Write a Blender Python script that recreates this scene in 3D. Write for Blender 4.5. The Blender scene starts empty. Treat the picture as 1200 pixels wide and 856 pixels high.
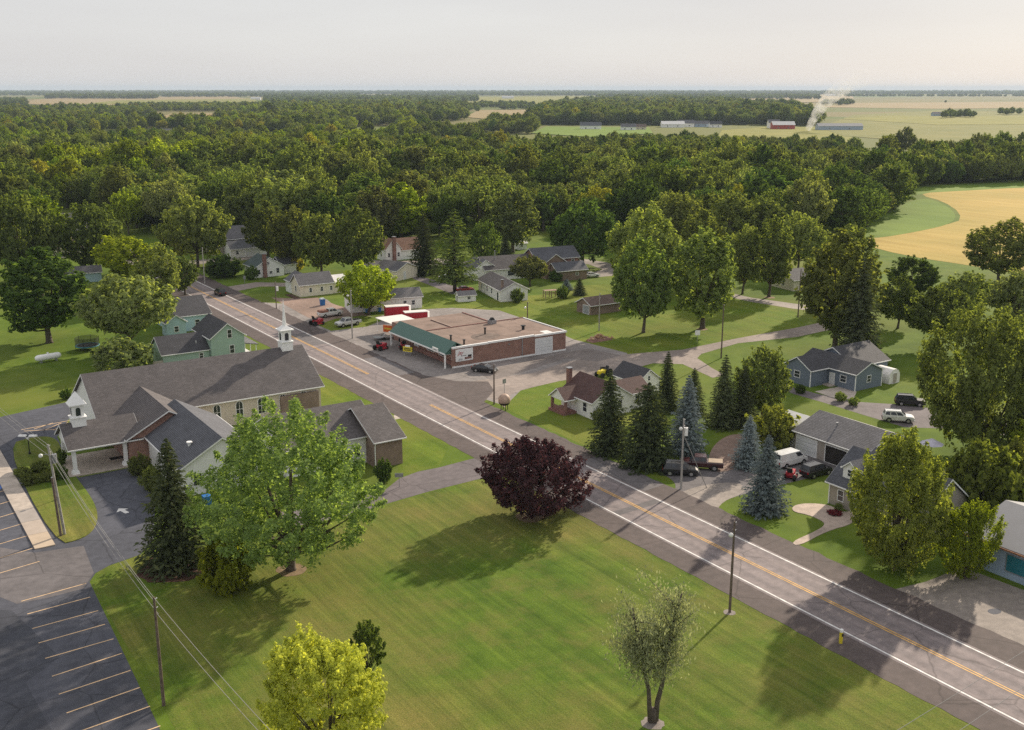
import bpy, bmesh, math, random
import numpy as np
from mathutils import Vector, Matrix

# ------------------------------------------------------------------ camera, sky, sun, exposure
scene = bpy.context.scene
H, F, PCX, PCY = 50.0, 1250.0, 600.0, 428.0          # drone height and measured lens of the 1200x856 photograph
PIT = math.atan((428 - 104) / F)
CP, SP = math.cos(PIT), math.sin(PIT)
UX, UY = .5485, .8362                                  # camera heading in the road-aligned frame (x across, y along the road)
HEAD = math.atan2(UX, UY)
camd = bpy.data.cameras.new('camera'); cam = bpy.data.objects.new('camera', camd)
scene.collection.objects.link(cam); scene.camera = cam
camd.sensor_width = 36.0; camd.lens = F / 1200 * 36.0; camd.clip_start = 0.5; camd.clip_end = 60000
cam.location = (0, 0, H); cam.rotation_euler = (math.pi/2 - PIT, 0, -HEAD)

SUN_AZ, SUN_EL = math.radians(22), math.radians(25)    # measured from +x towards +y
sund = bpy.data.lights.new('sun', 'SUN'); sun = bpy.data.objects.new('sun', sund); scene.collection.objects.link(sun)
sund.energy = 4.0; sund.angle = math.radians(1.2); sund.color = (1.0, .87, .70)
sdir = Vector((math.cos(SUN_AZ)*math.cos(SUN_EL), math.sin(SUN_AZ)*math.cos(SUN_EL), math.sin(SUN_EL)))
sun.rotation_euler = sdir.to_track_quat('Z', 'Y').to_euler(); sun.location = (0, 0, 300)
world = bpy.data.worlds.new('World'); scene.world = world; world.use_nodes = True
wn = world.node_tree.nodes; wl = world.node_tree.links
bg = wn['Background']
sky = wn.new('ShaderNodeTexSky'); sky.sky_type = 'NISHITA'; sky.sun_disc = False
sky.sun_elevation = SUN_EL; sky.sun_rotation = math.pi/2 - SUN_AZ
sky.air_density = 1.0; sky.dust_density = 1.0; sky.ozone_density = 1.0; sky.altitude = 200
veil = wn.new('ShaderNodeMix'); veil.data_type = 'RGBA'; veil.inputs[0].default_value = .945   # high thin overcast: an even pale grey veil over the blue
veil.inputs[7].default_value = (3.8, 3.74, 3.74, 1)
tcw = wn.new('ShaderNodeTexCoord'); mpw = wn.new('ShaderNodeMapping'); mpw.inputs['Scale'].default_value = (1.2, 1.2, 9); wl.new(tcw.outputs['Generated'], mpw.inputs[0])
nzw = wn.new('ShaderNodeTexNoise'); nzw.inputs['Scale'].default_value = 1.6; nzw.inputs['Detail'].default_value = 5; wl.new(mpw.outputs[0], nzw.inputs['Vector'])
rpw = wn.new('ShaderNodeValToRGB'); wl.new(nzw.outputs['Fac'], rpw.inputs[0]); rpw.color_ramp.elements[0].position = .3; rpw.color_ramp.elements[1].position = .7
rpw.color_ramp.elements[0].color = (.462, .452, .458, 1); rpw.color_ramp.elements[1].color = (.52, .515, .512, 1)      # faint streaks in the veil
sclw = wn.new('ShaderNodeVectorMath'); sclw.operation = 'SCALE'; sclw.inputs['Scale'].default_value = 7.5; wl.new(rpw.outputs[0], sclw.inputs[0]); wl.new(sclw.outputs[0], veil.inputs[7])
wl.new(sky.outputs[0], veil.inputs[6]); wl.new(veil.outputs[2], bg.inputs['Color'])
bg.inputs['Strength'].default_value = 0.12
vs = scene.view_settings; vs.view_transform = 'Standard'; vs.look = 'None'; vs.exposure = 0.68; vs.gamma = 1.0; vs.use_curve_mapping = False
cy = scene.cycles; cy.max_bounces = 6; cy.diffuse_bounces = 3; cy.glossy_bounces = 2; cy.transmission_bounces = 4; cy.volume_bounces = 2
cy.transparent_max_bounces = 8; cy.use_denoising = False; cy.volume_step_rate = 1.0; cy.sample_clamp_indirect = 6.0
try: cy.denoiser = 'OPENIMAGEDENOISE'
except Exception: pass

# ------------------------------------------------------------------ helpers
COL = scene.collection
RND = random.Random(7)
FOOT = []                                              # (x, y, radius) of everything that stands on the ground
def ray(px, py):
    a = (px - PCX) / F; b = -(py - PCY) / F
    r, f, z = a, CP + b*SP, b*CP - SP
    return (r*UY + f*UX, -r*UX + f*UY, z)              # world x, y, z
def g(px, py, z=0.0):
    d = ray(px, py); t = (z - H) / d[2]
    return (d[0]*t, d[1]*t)
def fwd(x, y): return x*UX + y*UY
def pxm(x, y, z=0.0): return F / (fwd(x, y)*CP + (H - z)*SP)
def topz(x, y, toppy):                                 # height of what shows at image row toppy above ground point x, y
    b = -(toppy - PCY) / F
    return H + (b*CP - SP) * fwd(x, y) / (CP + b*SP)
def proj(x, y, z):
    f = fwd(x, y); r = x*UY - y*UX; dz = z - H
    Z = f*CP - dz*SP
    return (PCX + F*r/Z, PCY - F*(f*SP + dz*CP)/Z) if Z > 1 else (-9999, -9999)

class MB:
    def __init__(s): s.v = []; s.f = []
    def add(s, vs, fs):
        n = len(s.v); s.v += [tuple(p) for p in vs]; s.f += [tuple(n + i for i in f) for f in fs]; return s
    def box(s, x0, x1, y0, y1, z0, z1):
        return s.add([(x0,y0,z0),(x1,y0,z0),(x1,y1,z0),(x0,y1,z0),(x0,y0,z1),(x1,y0,z1),(x1,y1,z1),(x0,y1,z1)],
                     [(3,2,1,0),(4,5,6,7),(0,1,5,4),(1,2,6,5),(2,3,7,6),(3,0,4,7)])
    def frus(s, b, z0, t, z1):                        # b, t = (x0,x1,y0,y1)
        return s.add([(b[0],b[2],z0),(b[1],b[2],z0),(b[1],b[3],z0),(b[0],b[3],z0),(t[0],t[2],z1),(t[1],t[2],z1),(t[1],t[3],z1),(t[0],t[3],z1)],
                     [(3,2,1,0),(4,5,6,7),(0,1,5,4),(1,2,6,5),(2,3,7,6),(3,0,4,7)])
    def prism(s, pts, z0, z1):
        n = len(pts)
        a = sum(pts[i][0]*pts[(i+1)%n][1] - pts[(i+1)%n][0]*pts[i][1] for i in range(n))
        if a < 0: pts = pts[::-1]
        return s.add([(p[0],p[1],z0) for p in pts] + [(p[0],p[1],z1) for p in pts],
                     [tuple(range(n-1,-1,-1)), tuple(range(n,2*n))] + [(i,(i+1)%n,n+(i+1)%n,n+i) for i in range(n)])
    def sheet(s, pts, z):
        n = len(pts)
        a = sum(pts[i][0]*pts[(i+1)%n][1] - pts[(i+1)%n][0]*pts[i][1] for i in range(n))
        if a < 0: pts = pts[::-1]
        return s.add([(p[0],p[1],z) for p in pts], [tuple(range(n))])
    def extr(s, pts, axis, a0, a1):                   # cross-section pts (u, z) swept along an axis
        n = len(pts)
        m = (lambda u, z, a: (a, u, z)) if axis == 'x' else (lambda u, z, a: (u, a, z))
        return s.add([m(u,z,a0) for u,z in pts] + [m(u,z,a1) for u,z in pts],
                     [tuple(range(n-1,-1,-1)), tuple(range(n,2*n))] + [(i,(i+1)%n,n+(i+1)%n,n+i) for i in range(n)])
    def tube(s, path, radii, seg=8, cap=True):
        P = [Vector(p) for p in path]; rings = []
        for i, p in enumerate(P):
            d = (P[min(i+1,len(P)-1)] - P[max(i-1,0)]).normalized()
            up = Vector((0,0,1)) if abs(d.z) < .95 else Vector((1,0,0))
            a = d.cross(up).normalized(); b = d.cross(a).normalized()
            r = radii[i] if hasattr(radii, '__len__') else radii
            rings.append([p + a*(math.cos(2*math.pi*k/seg)*r) + b*(math.sin(2*math.pi*k/seg)*r) for k in range(seg)])
        vs = [q for R in rings for q in R]; fs = []
        for i in range(len(P)-1):
            for k in range(seg):
                k2 = (k+1) % seg
                fs.append((i*seg+k, (i+1)*seg+k, (i+1)*seg+k2, i*seg+k2))
        if cap: fs += [tuple(range(seg)), tuple((len(P)-1)*seg+k for k in range(seg-1,-1,-1))]
        return s.add(vs, fs)
    def cyl(s, x, y, z0, z1, r, seg=12): return s.tube([(x,y,z0),(x,y,z1)], r, seg)
    def ball(s, c, r, seg=10, rings=6, sz=1.0):
        vs = [(c[0],c[1],c[2]-r*sz)]; fs = []
        for i in range(1, rings):
            t = math.pi*i/rings - math.pi/2
            for k in range(seg):
                a = 2*math.pi*k/seg
                vs.append((c[0]+r*math.cos(t)*math.cos(a), c[1]+r*math.cos(t)*math.sin(a), c[2]+r*sz*math.sin(t)))
        vs.append((c[0],c[1],c[2]+r*sz)); top = len(vs)-1
        for k in range(seg):
            k2 = (k+1)%seg
            fs.append((0, 1+k2, 1+k)); fs.append((top, 1+(rings-2)*seg+k, 1+(rings-2)*seg+k2))
            for i in range(rings-2):
                fs.append((1+i*seg+k, 1+i*seg+k2, 1+(i+1)*seg+k2, 1+(i+1)*seg+k))
        return s.add(vs, fs)
    def off(s, dx, dy, dz=0): s.v = [(x-dx, y-dy, z-dz) for x,y,z in s.v]; return s
    def mesh(s, name, mat, smooth=False):
        me = bpy.data.meshes.new(name); me.from_pydata(s.v, [], s.f)
        bm = bmesh.new(); bm.from_mesh(me); bmesh.ops.recalc_face_normals(bm, faces=bm.faces); bm.to_mesh(me); bm.free()
        if mat: me.materials.append(mat)
        if smooth:
            for p in me.polygons: p.use_smooth = True
        return me
    def build(s, name, mat, parent=None, smooth=False):
        o = bpy.data.objects.new(name, s.mesh(name, mat, smooth)); COL.objects.link(o)
        if parent: o.parent = parent
        return o
def tag(o, label=None, cat=None, group=None, kind=None):
    if label: o['label'] = label
    if cat: o['category'] = cat
    if group: o['group'] = group
    if kind: o['kind'] = kind
    return o
def thing(name, label, cat, loc=(0,0,0), rz=0, group=None):
    o = bpy.data.objects.new(name, None); COL.objects.link(o); o.location = loc; o.rotation_euler = (0,0,rz); o.empty_display_size = .5
    return tag(o, label, cat, group)
def part(name, me, parent, loc=(0,0,0), rz=0):
    o = bpy.data.objects.new(name, me); COL.objects.link(o); o.parent = parent; o.location = loc; o.rotation_euler = (0,0,rz); return o
def copy_tree(o, parent=None):
    c = o.copy(); COL.objects.link(c); c.parent = parent
    for ch in list(o.children): copy_tree(ch, c)
    return c

# ------------------------------------------------------------------ materials
def newmat(name):
    m = bpy.data.materials.new(name); m.use_nodes = True
    return m, m.node_tree.nodes, m.node_tree.links, m.node_tree.nodes['Principled BSDF']
def rgb(c): return (c[0], c[1], c[2], 1)
def noise(N, L, scale, detail=4, vec=None, rough=.55):
    n = N.new('ShaderNodeTexNoise'); n.inputs['Scale'].default_value = scale; n.inputs['Detail'].default_value = detail; n.inputs['Roughness'].default_value = rough
    if vec: L.new(vec, n.inputs['Vector'])
    return n.outputs['Fac']
def ramp(N, L, src, stops):
    r = N.new('ShaderNodeValToRGB'); L.new(src, r.inputs[0]); e = r.color_ramp.elements
    while len(e) < len(stops): e.new(.5)
    for i, (p, c) in enumerate(stops): e[i].position = p; e[i].color = rgb(c)
    return r.outputs[0]
def mix(N, L, fac, a, b, mode='MIX'):
    m = N.new('ShaderNodeMix'); m.data_type = 'RGBA'; m.blend_type = mode
    for sock, v in ((m.inputs[0], fac), (m.inputs[6], a), (m.inputs[7], b)):
        if hasattr(v, 'is_linked'): L.new(v, sock)
        elif isinstance(v, (int, float)): sock.default_value = v
        else: sock.default_value = rgb(v)
    return m.outputs[2]
def math_n(N, L, op, a, b=None):
    m = N.new('ShaderNodeMath'); m.operation = op
    for i, v in enumerate((a, b)):
        if v is None: continue
        if hasattr(v, 'is_linked'): L.new(v, m.inputs[i])
        else: m.inputs[i].default_value = v
    return m.outputs[0]
def posn(N): return N.new('ShaderNodeNewGeometry').outputs['Position']
def sepxyz(N, L, v):
    s = N.new('ShaderNodeSeparateXYZ'); L.new(v, s.inputs[0]); return s.outputs
def bumped(N, L, B, h, dist=.05, strength=.6):
    b = N.new('ShaderNodeBump'); b.inputs['Strength'].default_value = strength; b.inputs['Distance'].default_value = dist
    L.new(h, b.inputs['Height']); L.new(b.outputs[0], B.inputs['Normal'])
def plain(name, c, rough=.7, var=.18, scale=1.5, metal=0, spec=.3, bump=0):
    m, N, L, B = newmat(name); p = posn(N)
    f = noise(N, L, scale, 5, p)
    lo = [x*(1-var) for x in c]; hi = [min(1, x*(1+var)) for x in c]
    L.new(ramp(N, L, f, [(.3, lo), (.7, hi)]), B.inputs['Base Color'])
    B.inputs['Roughness'].default_value = rough; B.inputs['Metallic'].default_value = metal; B.inputs['Specular IOR Level'].default_value = spec
    if bump: bumped(N, L, B, noise(N, L, scale*12, 3, p), bump)
    return m
def asphalt(name, c, stain=.25, cracks=True, wheel=False, fine=.14):
    m, N, L, B = newmat(name); p = posn(N)
    big = noise(N, L, .09, 5, p); med = noise(N, L, 1.1, 4, p); fin = noise(N, L, 14, 2, p)
    col = ramp(N, L, big, [(.3, [x*(1-stain) for x in c]), (.7, [x*(1+stain) for x in c])])
    col = mix(N, L, .5, col, ramp(N, L, med, [(.35, (.7,.7,.7)), (.65, (1.25,1.24,1.22))]), 'MULTIPLY')
    col = mix(N, L, fine*2, col, ramp(N, L, fin, [(.3, (.5,.5,.5)), (.7, (1.5,1.5,1.5))]), 'MULTIPLY')
    if wheel:                                         # worn wheel paths along the lanes
        x = sepxyz(N, L, p)[0]
        w = math_n(N, L, 'SINE', math_n(N, L, 'MULTIPLY', math_n(N, L, 'ADD', x, -80.4), 2*math.pi/1.85))
        w = math_n(N, L, 'MULTIPLY', math_n(N, L, 'ADD', w, 1), .5)
        mp = N.new('ShaderNodeMapping'); L.new(p, mp.inputs[0]); mp.inputs['Scale'].default_value = (2.2, .03, 1)
        st = noise(N, L, 1, 4, mp.outputs[0])
        col = mix(N, L, .55, col, ramp(N, L, w, [(0, (.82,.82,.83)), (1, (1.18,1.15,1.13))]), 'MULTIPLY')
        col = mix(N, L, .6, col, ramp(N, L, st, [(.3, (.8,.8,.8)), (.7, (1.2,1.2,1.2))]), 'MULTIPLY')
    if cracks:
        v = N.new('ShaderNodeTexVoronoi'); v.feature = 'DISTANCE_TO_EDGE'; v.inputs['Scale'].default_value = .16
        nz = N.new('ShaderNodeTexNoise'); nz.inputs['Scale'].default_value = .8; L.new(p, nz.inputs['Vector'])
        L.new(mix(N, L, .3, p, nz.outputs['Color']), v.inputs['Vector'])
        col = mix(N, L, .7, col, ramp(N, L, v.outputs['Distance'], [(.0, (.45,.45,.45)), (.012, (1,1,1))]), 'MULTIPLY')
    L.new(col, B.inputs['Base Color']); B.inputs['Roughness'].default_value = .85; B.inputs['Specular IOR Level'].default_value = .25
    bumped(N, L, B, fin, .02, .4)
    return m
def lawn(name, c1, c2, dry, stripes=True, stripe_w=1.1, amt=.62):
    m, N, L, B = newmat(name); p = posn(N)
    big = noise(N, L, .045, 5, p, .6); med = noise(N, L, .35, 5, p, .65); fin = noise(N, L, 7, 3, p, .7)
    col = ramp(N, L, med, [(.3, c1), (.72, c2)])
    col = mix(N, L, ramp(N, L, big, [(.42, (0,0,0)), (.68, (.9,.9,.9))]), col, dry)
    if stripes:
        mp = N.new('ShaderNodeMapping'); L.new(p, mp.inputs[0]); mp.inputs['Rotation'].default_value = (0,0,math.radians(-7)); mp.inputs['Scale'].default_value = (1, .02, 1)
        st = noise(N, L, 1/stripe_w, 2, mp.outputs[0], .6)
        mp2 = N.new('ShaderNodeMapping'); L.new(p, mp2.inputs[0]); mp2.inputs['Rotation'].default_value = (0,0,math.radians(3)); mp2.inputs['Scale'].default_value = (1, .012, 1)
        st2 = noise(N, L, .35, 3, mp2.outputs[0], .6)
        col = mix(N, L, amt, col, ramp(N, L, st, [(.32, (.66,.70,.62)), (.68, (1.3,1.24,1.25))]), 'MULTIPLY')
        mp3 = N.new('ShaderNodeMapping'); L.new(p, mp3.inputs[0]); mp3.inputs['Rotation'].default_value = (0,0,math.radians(-2)); mp3.inputs['Scale'].default_value = (1, .03, 1)
        st3 = noise(N, L, 2.6, 3, mp3.outputs[0], .7)
        col = mix(N, L, amt*.8, col, ramp(N, L, st3, [(.34, (.70,.74,.68)), (.66, (1.28,1.24,1.26))]), 'MULTIPLY')
        col = mix(N, L, amt*.9, col, ramp(N, L, st2, [(.35, (.72,.82,.7)), (.65, (1.3,1.2,1.25))]), 'MULTIPLY')
    mot = noise(N, L, .16, 7, p, .72); mo2 = noise(N, L, 1.6, 6, p, .75)
    col = mix(N, L, ramp(N, L, mot, [(.48, (0,0,0)), (.66, (.55,.55,.55))]), col, [x*.95 for x in dry])
    col = mix(N, L, ramp(N, L, mo2, [(.50, (0,0,0)), (.70, (.45,.45,.45))]), col, [c1[0]*.8, c1[1]*1.0, c1[2]*.8])
    col = mix(N, L, .62, col, ramp(N, L, fin, [(.28, (.42,.46,.4)), (.72, (1.55,1.5,1.55))]), 'MULTIPLY')
    L.new(col, B.inputs['Base Color']); B.inputs['Roughness'].default_value = .95; B.inputs['Specular IOR Level'].default_value = .1
    bumped(N, L, B, fin, .12, .5)
    return m
def shingle(name, c, axis='x', row=.11, var=.16):
    m, N, L, B = newmat(name); p = posn(N); s = sepxyz(N, L, p)
    cb = N.new('ShaderNodeCombineXYZ'); L.new(s[0 if axis == 'x' else 1], cb.inputs[0]); L.new(s[2], cb.inputs[1])
    bt = N.new('ShaderNodeTexBrick'); L.new(cb.outputs[0], bt.inputs['Vector'])
    bt.inputs['Scale'].default_value = 1; bt.inputs['Brick Width'].default_value = .55; bt.inputs['Row Height'].default_value = row
    bt.inputs['Mortar Size'].default_value = .022; bt.inputs['Bias'].default_value = 0
    bt.inputs['Color1'].default_value = rgb([x*(1-var) for x in c]); bt.inputs['Color2'].default_value = rgb([x*(1+var) for x in c]); bt.inputs['Mortar'].default_value = rgb([x*.5 for x in c])
    col = mix(N, L, .6, bt.outputs[0], ramp(N, L, noise(N, L, .5, 5, p), [(.3, (.75,.74,.73)), (.7, (1.22,1.2,1.18))]), 'MULTIPLY')
    col = mix(N, L, .4, col, ramp(N, L, noise(N, L, 5, 3, p), [(.3, (.7,.7,.7)), (.7, (1.3,1.3,1.3))]), 'MULTIPLY')
    L.new(col, B.inputs['Base Color']); B.inputs['Roughness'].default_value = .8; B.inputs['Specular IOR Level'].default_value = .35
    bumped(N, L, B, bt.outputs['Fac'], -.02, .6)
    return m
def siding(name, c, step=.14, rough=.55, vert=False):
    m, N, L, B = newmat(name); p = posn(N); s = sepxyz(N, L, p)
    v = math_n(N, L, 'ADD', s[0], s[1]) if vert else s[2]
    fr = math_n(N, L, 'FRACT', math_n(N, L, 'DIVIDE', v, step))
    col = ramp(N, L, fr, [(0, [x*.84 for x in c]), (.15, c), (.9, [min(1,x*1.02) for x in c]), (1, [x*.88 for x in c])])
    col = mix(N, L, .35, col, ramp(N, L, noise(N, L, .9, 5, p), [(.3, (.8,.79,.77)), (.7, (1.1,1.1,1.1))]), 'MULTIPLY')
    L.new(col, B.inputs['Base Color']); B.inputs['Roughness'].default_value = rough
    bumped(N, L, B, fr, .004, .4)
    return m
def brickm(name, c, c2, mortar=(.31,.25,.215)):
    m, N, L, B = newmat(name); p = posn(N); s = sepxyz(N, L, p)
    cb = N.new('ShaderNodeCombineXYZ'); L.new(math_n(N, L, 'ADD', s[0], s[1]), cb.inputs[0]); L.new(s[2], cb.inputs[1])
    bt = N.new('ShaderNodeTexBrick'); L.new(cb.outputs[0], bt.inputs['Vector']); bt.inputs['Scale'].default_value = 1
    bt.inputs['Brick Width'].default_value = .24; bt.inputs['Row Height'].default_value = .085; bt.inputs['Mortar Size'].default_value = .012
    bt.inputs['Color1'].default_value = rgb(c); bt.inputs['Color2'].default_value = rgb(c2); bt.inputs['Mortar'].default_value = rgb(mortar)
    col = mix(N, L, .7, bt.outputs[0], ramp(N, L, noise(N, L, .6, 6, p, .65), [(.3, (.6,.58,.57)), (.7, (1.3,1.28,1.25))]), 'MULTIPLY')
    L.new(col, B.inputs['Base Color']); B.inputs['Roughness'].default_value = .85
    bumped(N, L, B, bt.outputs['Fac'], -.01, .5)
    return m
def leafm(name, c, var=.35, trans=.38, hue=.016, tcol=None):
    m, N, L, B = newmat(name); N.remove(B)
    at = N.new('ShaderNodeAttribute'); at.attribute_name = 'leafvar'
    oi = N.new('ShaderNodeObjectInfo')
    col = ramp(N, L, at.outputs['Fac'], [(0, [x*(1-var) for x in c]), (.5, c), (1, [c[0]*(1+var*1.35), c[1]*(1+var), c[2]*(1+var*.6)])])
    h = N.new('ShaderNodeHueSaturation'); L.new(col, h.inputs['Color'])
    L.new(math_n(N, L, 'ADD', math_n(N, L, 'MULTIPLY', oi.outputs['Random'], hue*2), .5 - hue), h.inputs['Hue'])
    r2 = math_n(N, L, 'FRACT', math_n(N, L, 'MULTIPLY', oi.outputs['Random'], 7.31))
    L.new(math_n(N, L, 'ADD', math_n(N, L, 'MULTIPLY', r2, .6), .7), h.inputs['Value'])
    d = N.new('ShaderNodeBsdfDiffuse'); L.new(h.outputs[0], d.inputs[0]); d.inputs['Roughness'].default_value = .5
    t = N.new('ShaderNodeBsdfTranslucent')
    L.new(mix(N, L, 1.0, h.outputs[0], tcol or (1.45, 1.45, .55), 'MULTIPLY'), t.inputs[0])
    mx = N.new('ShaderNodeMixShader'); mx.inputs[0].default_value = trans
    L.new(d.outputs[0], mx.inputs[1]); L.new(t.outputs[0], mx.inputs[2]); L.new(mx.outputs[0], N['Material Output'].inputs[0])
    return m
M = {}
M['road'] = asphalt('road asphalt', (.222,.190,.190), .12, True, True)
M['shoulder'] = asphalt('shoulder asphalt', (.105,.084,.080), .18, True)
M['lot'] = asphalt('parking asphalt', (.082,.086,.106), .28, True)
M['lot_old'] = asphalt('old parking asphalt', (.15,.138,.142), .25, True)
M['drive'] = asphalt('drive asphalt', (.15,.13,.135), .2, True)
M['street'] = asphalt('side street chip seal', (.27,.225,.20), .22, False)
M['storelot'] = asphalt('store lot concrete', (.25,.225,.215), .3, True)
M['gravel'] = asphalt('gravel', (.27,.235,.21), .3, False, fine=.3)
M['gravel_red'] = asphalt('reddish gravel', (.27,.19,.155), .25, False, fine=.3)
M['concrete'] = asphalt('pale concrete', (.46,.40,.345), .12, False, fine=.08)
M['pavers'] = asphalt('pavers', (.46,.37,.31), .2, False, fine=.2)
M['mulch'] = plain('mulch', (.085,.045,.03), .95, .4, 3, bump=.05)
M['dirt'] = plain('bare dirt', (.24,.17,.10), .95, .3, 2)
M['white_line'] = plain('white road paint', (.70,.69,.67), .7, .30, 1.3)
M['faded_line'] = plain('worn white paint', (.42,.39,.38), .7, .35, 2.5)
M['yellow_line'] = plain('yellow road paint', (.66,.37,.075), .7, .32, 1.2)
M['stall_line'] = plain('cream stall paint', (.72,.50,.29), .7, .22, 2.0)
M['blue_paint'] = plain('blue paint', (.05,.14,.45), .6)
M['lawn'] = lawn('mown lawn', (.066,.118,.014), (.118,.180,.022), (.200,.180,.052))
M['lawn_bright'] = lawn('bright lawn', (.088,.145,.013), (.140,.200,.022), (.18,.195,.034), True, 2.2, .4)
# ------------------------------------------------------------------ ground, roads, paving
def ground_mat():
    m, N, L, B = newmat('ground'); p = posn(N)
    med = noise(N, L, .25, 5, p, .65); fin = noise(N, L, 6, 3, p, .7); big = noise(N, L, .03, 4, p)
    near = ramp(N, L, med, [(.3, (.070,.122,.013)), (.72, (.128,.188,.022))])
    near = mix(N, L, ramp(N, L, big, [(.45, (0,0,0)), (.7, (.8,.8,.8))]), near, (.165,.18,.035))
    near = mix(N, L, .5, near, ramp(N, L, fin, [(.25, (.6,.62,.55)), (.75, (1.35,1.3,1.35))]), 'MULTIPLY')
    mp = N.new('ShaderNodeMapping'); L.new(p, mp.inputs[0]); mp.inputs['Rotation'].default_value = (0,0,HEAD); mp.inputs['Scale'].default_value = (1/900, 1/520, 1)
    v = N.new('ShaderNodeTexVoronoi'); v.distance = 'CHEBYCHEV'; v.inputs['Scale'].default_value = 1; L.new(mp.outputs[0], v.inputs['Vector'])
    s = N.new('ShaderNodeSeparateColor'); L.new(v.outputs['Color'], s.inputs[0])
    far = ramp(N, L, s.outputs[0], [(.0, (.14,.14,.042)), (.25, (.20,.17,.075)), (.45, (.11,.145,.034)), (.6, (.24,.19,.09)), (.8, (.17,.16,.05)), (1, (.10,.15,.03))])
    L.new(mix(N, L, 0, far, far), N.new('ShaderNodeMix').inputs[6])
    d = N.new('ShaderNodeVectorMath'); d.operation = 'LENGTH'; L.new(p, d.inputs[0])
    k = ramp(N, L, math_n(N, L, 'DIVIDE', d.outputs['Value'], 2000), [(.40, (0,0,0)), (.44, (1,1,1))])
    L.new(mix(N, L, k, near, far), B.inputs['Base Color']); B.inputs['Roughness'].default_value = .95; B.inputs['Specular IOR Level'].default_value = .1
    return m
M['ground'] = ground_mat()
gm = MB(); R = 24000
gm.sheet([(-R*.6,-R*.2),(R,-R*.2),(R,R),(-R*.6,R)], 0.0)
tag(gm.build('ground', M['ground']), 'wide flat ground of mown grass and distant farmland', None, None, 'structure')
def sheet(name, pts, z, mat, label=None, px=True, parent=None):
    w = [g(*p) for p in pts] if px else pts
    o = MB().sheet(w, z).build(name, mat, parent)
    if not parent: tag(o, label, None, None, 'structure')
    return o
def smoothpts(pts, n=3):                               # Chaikin corner cutting on a closed outline
    for _ in range(n):
        q = []
        for i in range(len(pts)):
            a, b = pts[i], pts[(i+1) % len(pts)]
            q += [(a[0]*.75+b[0]*.25, a[1]*.75+b[1]*.25), (a[0]*.25+b[0]*.75, a[1]*.25+b[1]*.75)]
        pts = q
    return pts
# ragged lawn edges: outlines follow the paving with small wobbles
def ragged(x, y0, y1, amp=.18, step=1.6, seed=1):
    r = random.Random(seed); n = int(abs(y1-y0)/step); return [(x + r.uniform(-amp, amp), y0 + (y1-y0)*i/n) for i in range(n+1)]
# near lawn (field in front of the road)
sheet('near_lawn', [(18.6,40)] + [(72.9,40),(72.9,113)] + [(66,113.4),(55,112),(40,106),(26,114),(21,112.5),(19.2,109.9)], .004, M['lawn'], 'olive green mown lawn with stripes in front of the road', px=False)
road = MB().sheet([(76.3,-70),(84.5,-70),(84.5,520),(76.3,520)], .024).build('main_road', M['road'])
tag(road, 'two lane grey highway running diagonally past the church', None, None, 'structure')
sl = MB().sheet(ragged(73.0,-70,520,.12,1.4,3) + [(76.32,520),(76.32,-70)], .018).build('road_shoulder', M['shoulder'])
tag(sl, 'dark asphalt shoulder on the church side', None, None, 'structure')
sr = MB().sheet(ragged(88.5,-70,520,.2,1.4,4) + [(84.48,520),(84.48,-70)], .018).build('road_shoulder', M['shoulder'])
tag(sr, 'dark asphalt shoulder on the store side', None, None, 'structure')
for nm, x, w, y0, y1, mt in (('white_edge_line', 76.75, .20, -70, 520, 'white_line'), ('white_edge_line', 84.1, .20, -70, 138.5, 'white_line'),
                             ('white_edge_line', 84.1, .20, 138.5, 160, 'faded_line'), ('white_edge_line', 84.1, .20, 160, 520, 'white_line'),
                             ('yellow_centre_line', 80.27, .13, -70, 147, 'yellow_line'), ('yellow_centre_line', 80.60, .13, -70, 147, 'yellow_line'),
                             ('yellow_centre_line', 80.27, .13, 170, 520, 'yellow_line'), ('yellow_centre_line', 80.60, .13, 170, 520, 'yellow_line')):
    mb = MB(); y = y0                                   # painted in lengths, as strips lying on the asphalt
    mb.sheet([(x-w/2,y0),(x+w/2,y0),(x+w/2,y1),(x-w/2,y1)], .029)
    mb.build(nm, M[mt], road)
for (x0,x1,y0,y1) in ((84.6,88.0,166,181),(76.9,80.1,104,114),(80.7,84.0,196,208),(76.9,83.9,93.5,95.2),(84.6,88.3,98,112)):
    MB().sheet([(x0,y0),(x1,y0+.4),(x1,y1),(x0,y1-.3)], .0265).build('asphalt_patch', M['lot_old'], road)
# store lot, side street
lot = sheet('store_lot', [(592,476),(556,464),(520,444),(470,419),(430,400),(372,375),(320,349),(345,351),(383,351),(396,362),(440,372),(470,364),(530,361),(585,364),(632,380),(672,398),(735,414),(735,428),(655,446),(610,458)], .008, M['storelot'], 'worn grey concrete lot around the store')
sheet('store_apron', [(87.5,146),(96.5,146),(96.5,200),(94,226),(92.5,240),(87.5,246)], .0065, M['storelot'], 'grey concrete apron between the road and store', px=False)
sheet('side_street', [(592,478),(566,461),(548,448),(575,444),(625,437),(665,424),(727,416),(800,410),(865,396.5),(935,384),(985,373),(985,384),(935,395),(865,402.5),(822,415),(817,420),(835,432),(850,440),(835,443),(800,427),(765,426),(747,431),(700,440),(655,447),(612,457),(597,464)], .013, M['street'], 'pinkish chip seal side street beside the store')
sheet('junction_apron', [(486,438),(535,447),(572,447.5),(579,458),(566,473),(540,468)], .0205, M['shoulder'], 'dark brown asphalt at the mouth of the side street')
sheet('store_drive', [(660,414),(690,409),(728,417),(700,424),(664,420),(600,440),(575,446),(560,436)], .0175, asphalt('worn side asphalt', (.20,.172,.16), .2, False), 'dark worn asphalt beside the store wall')
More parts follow.
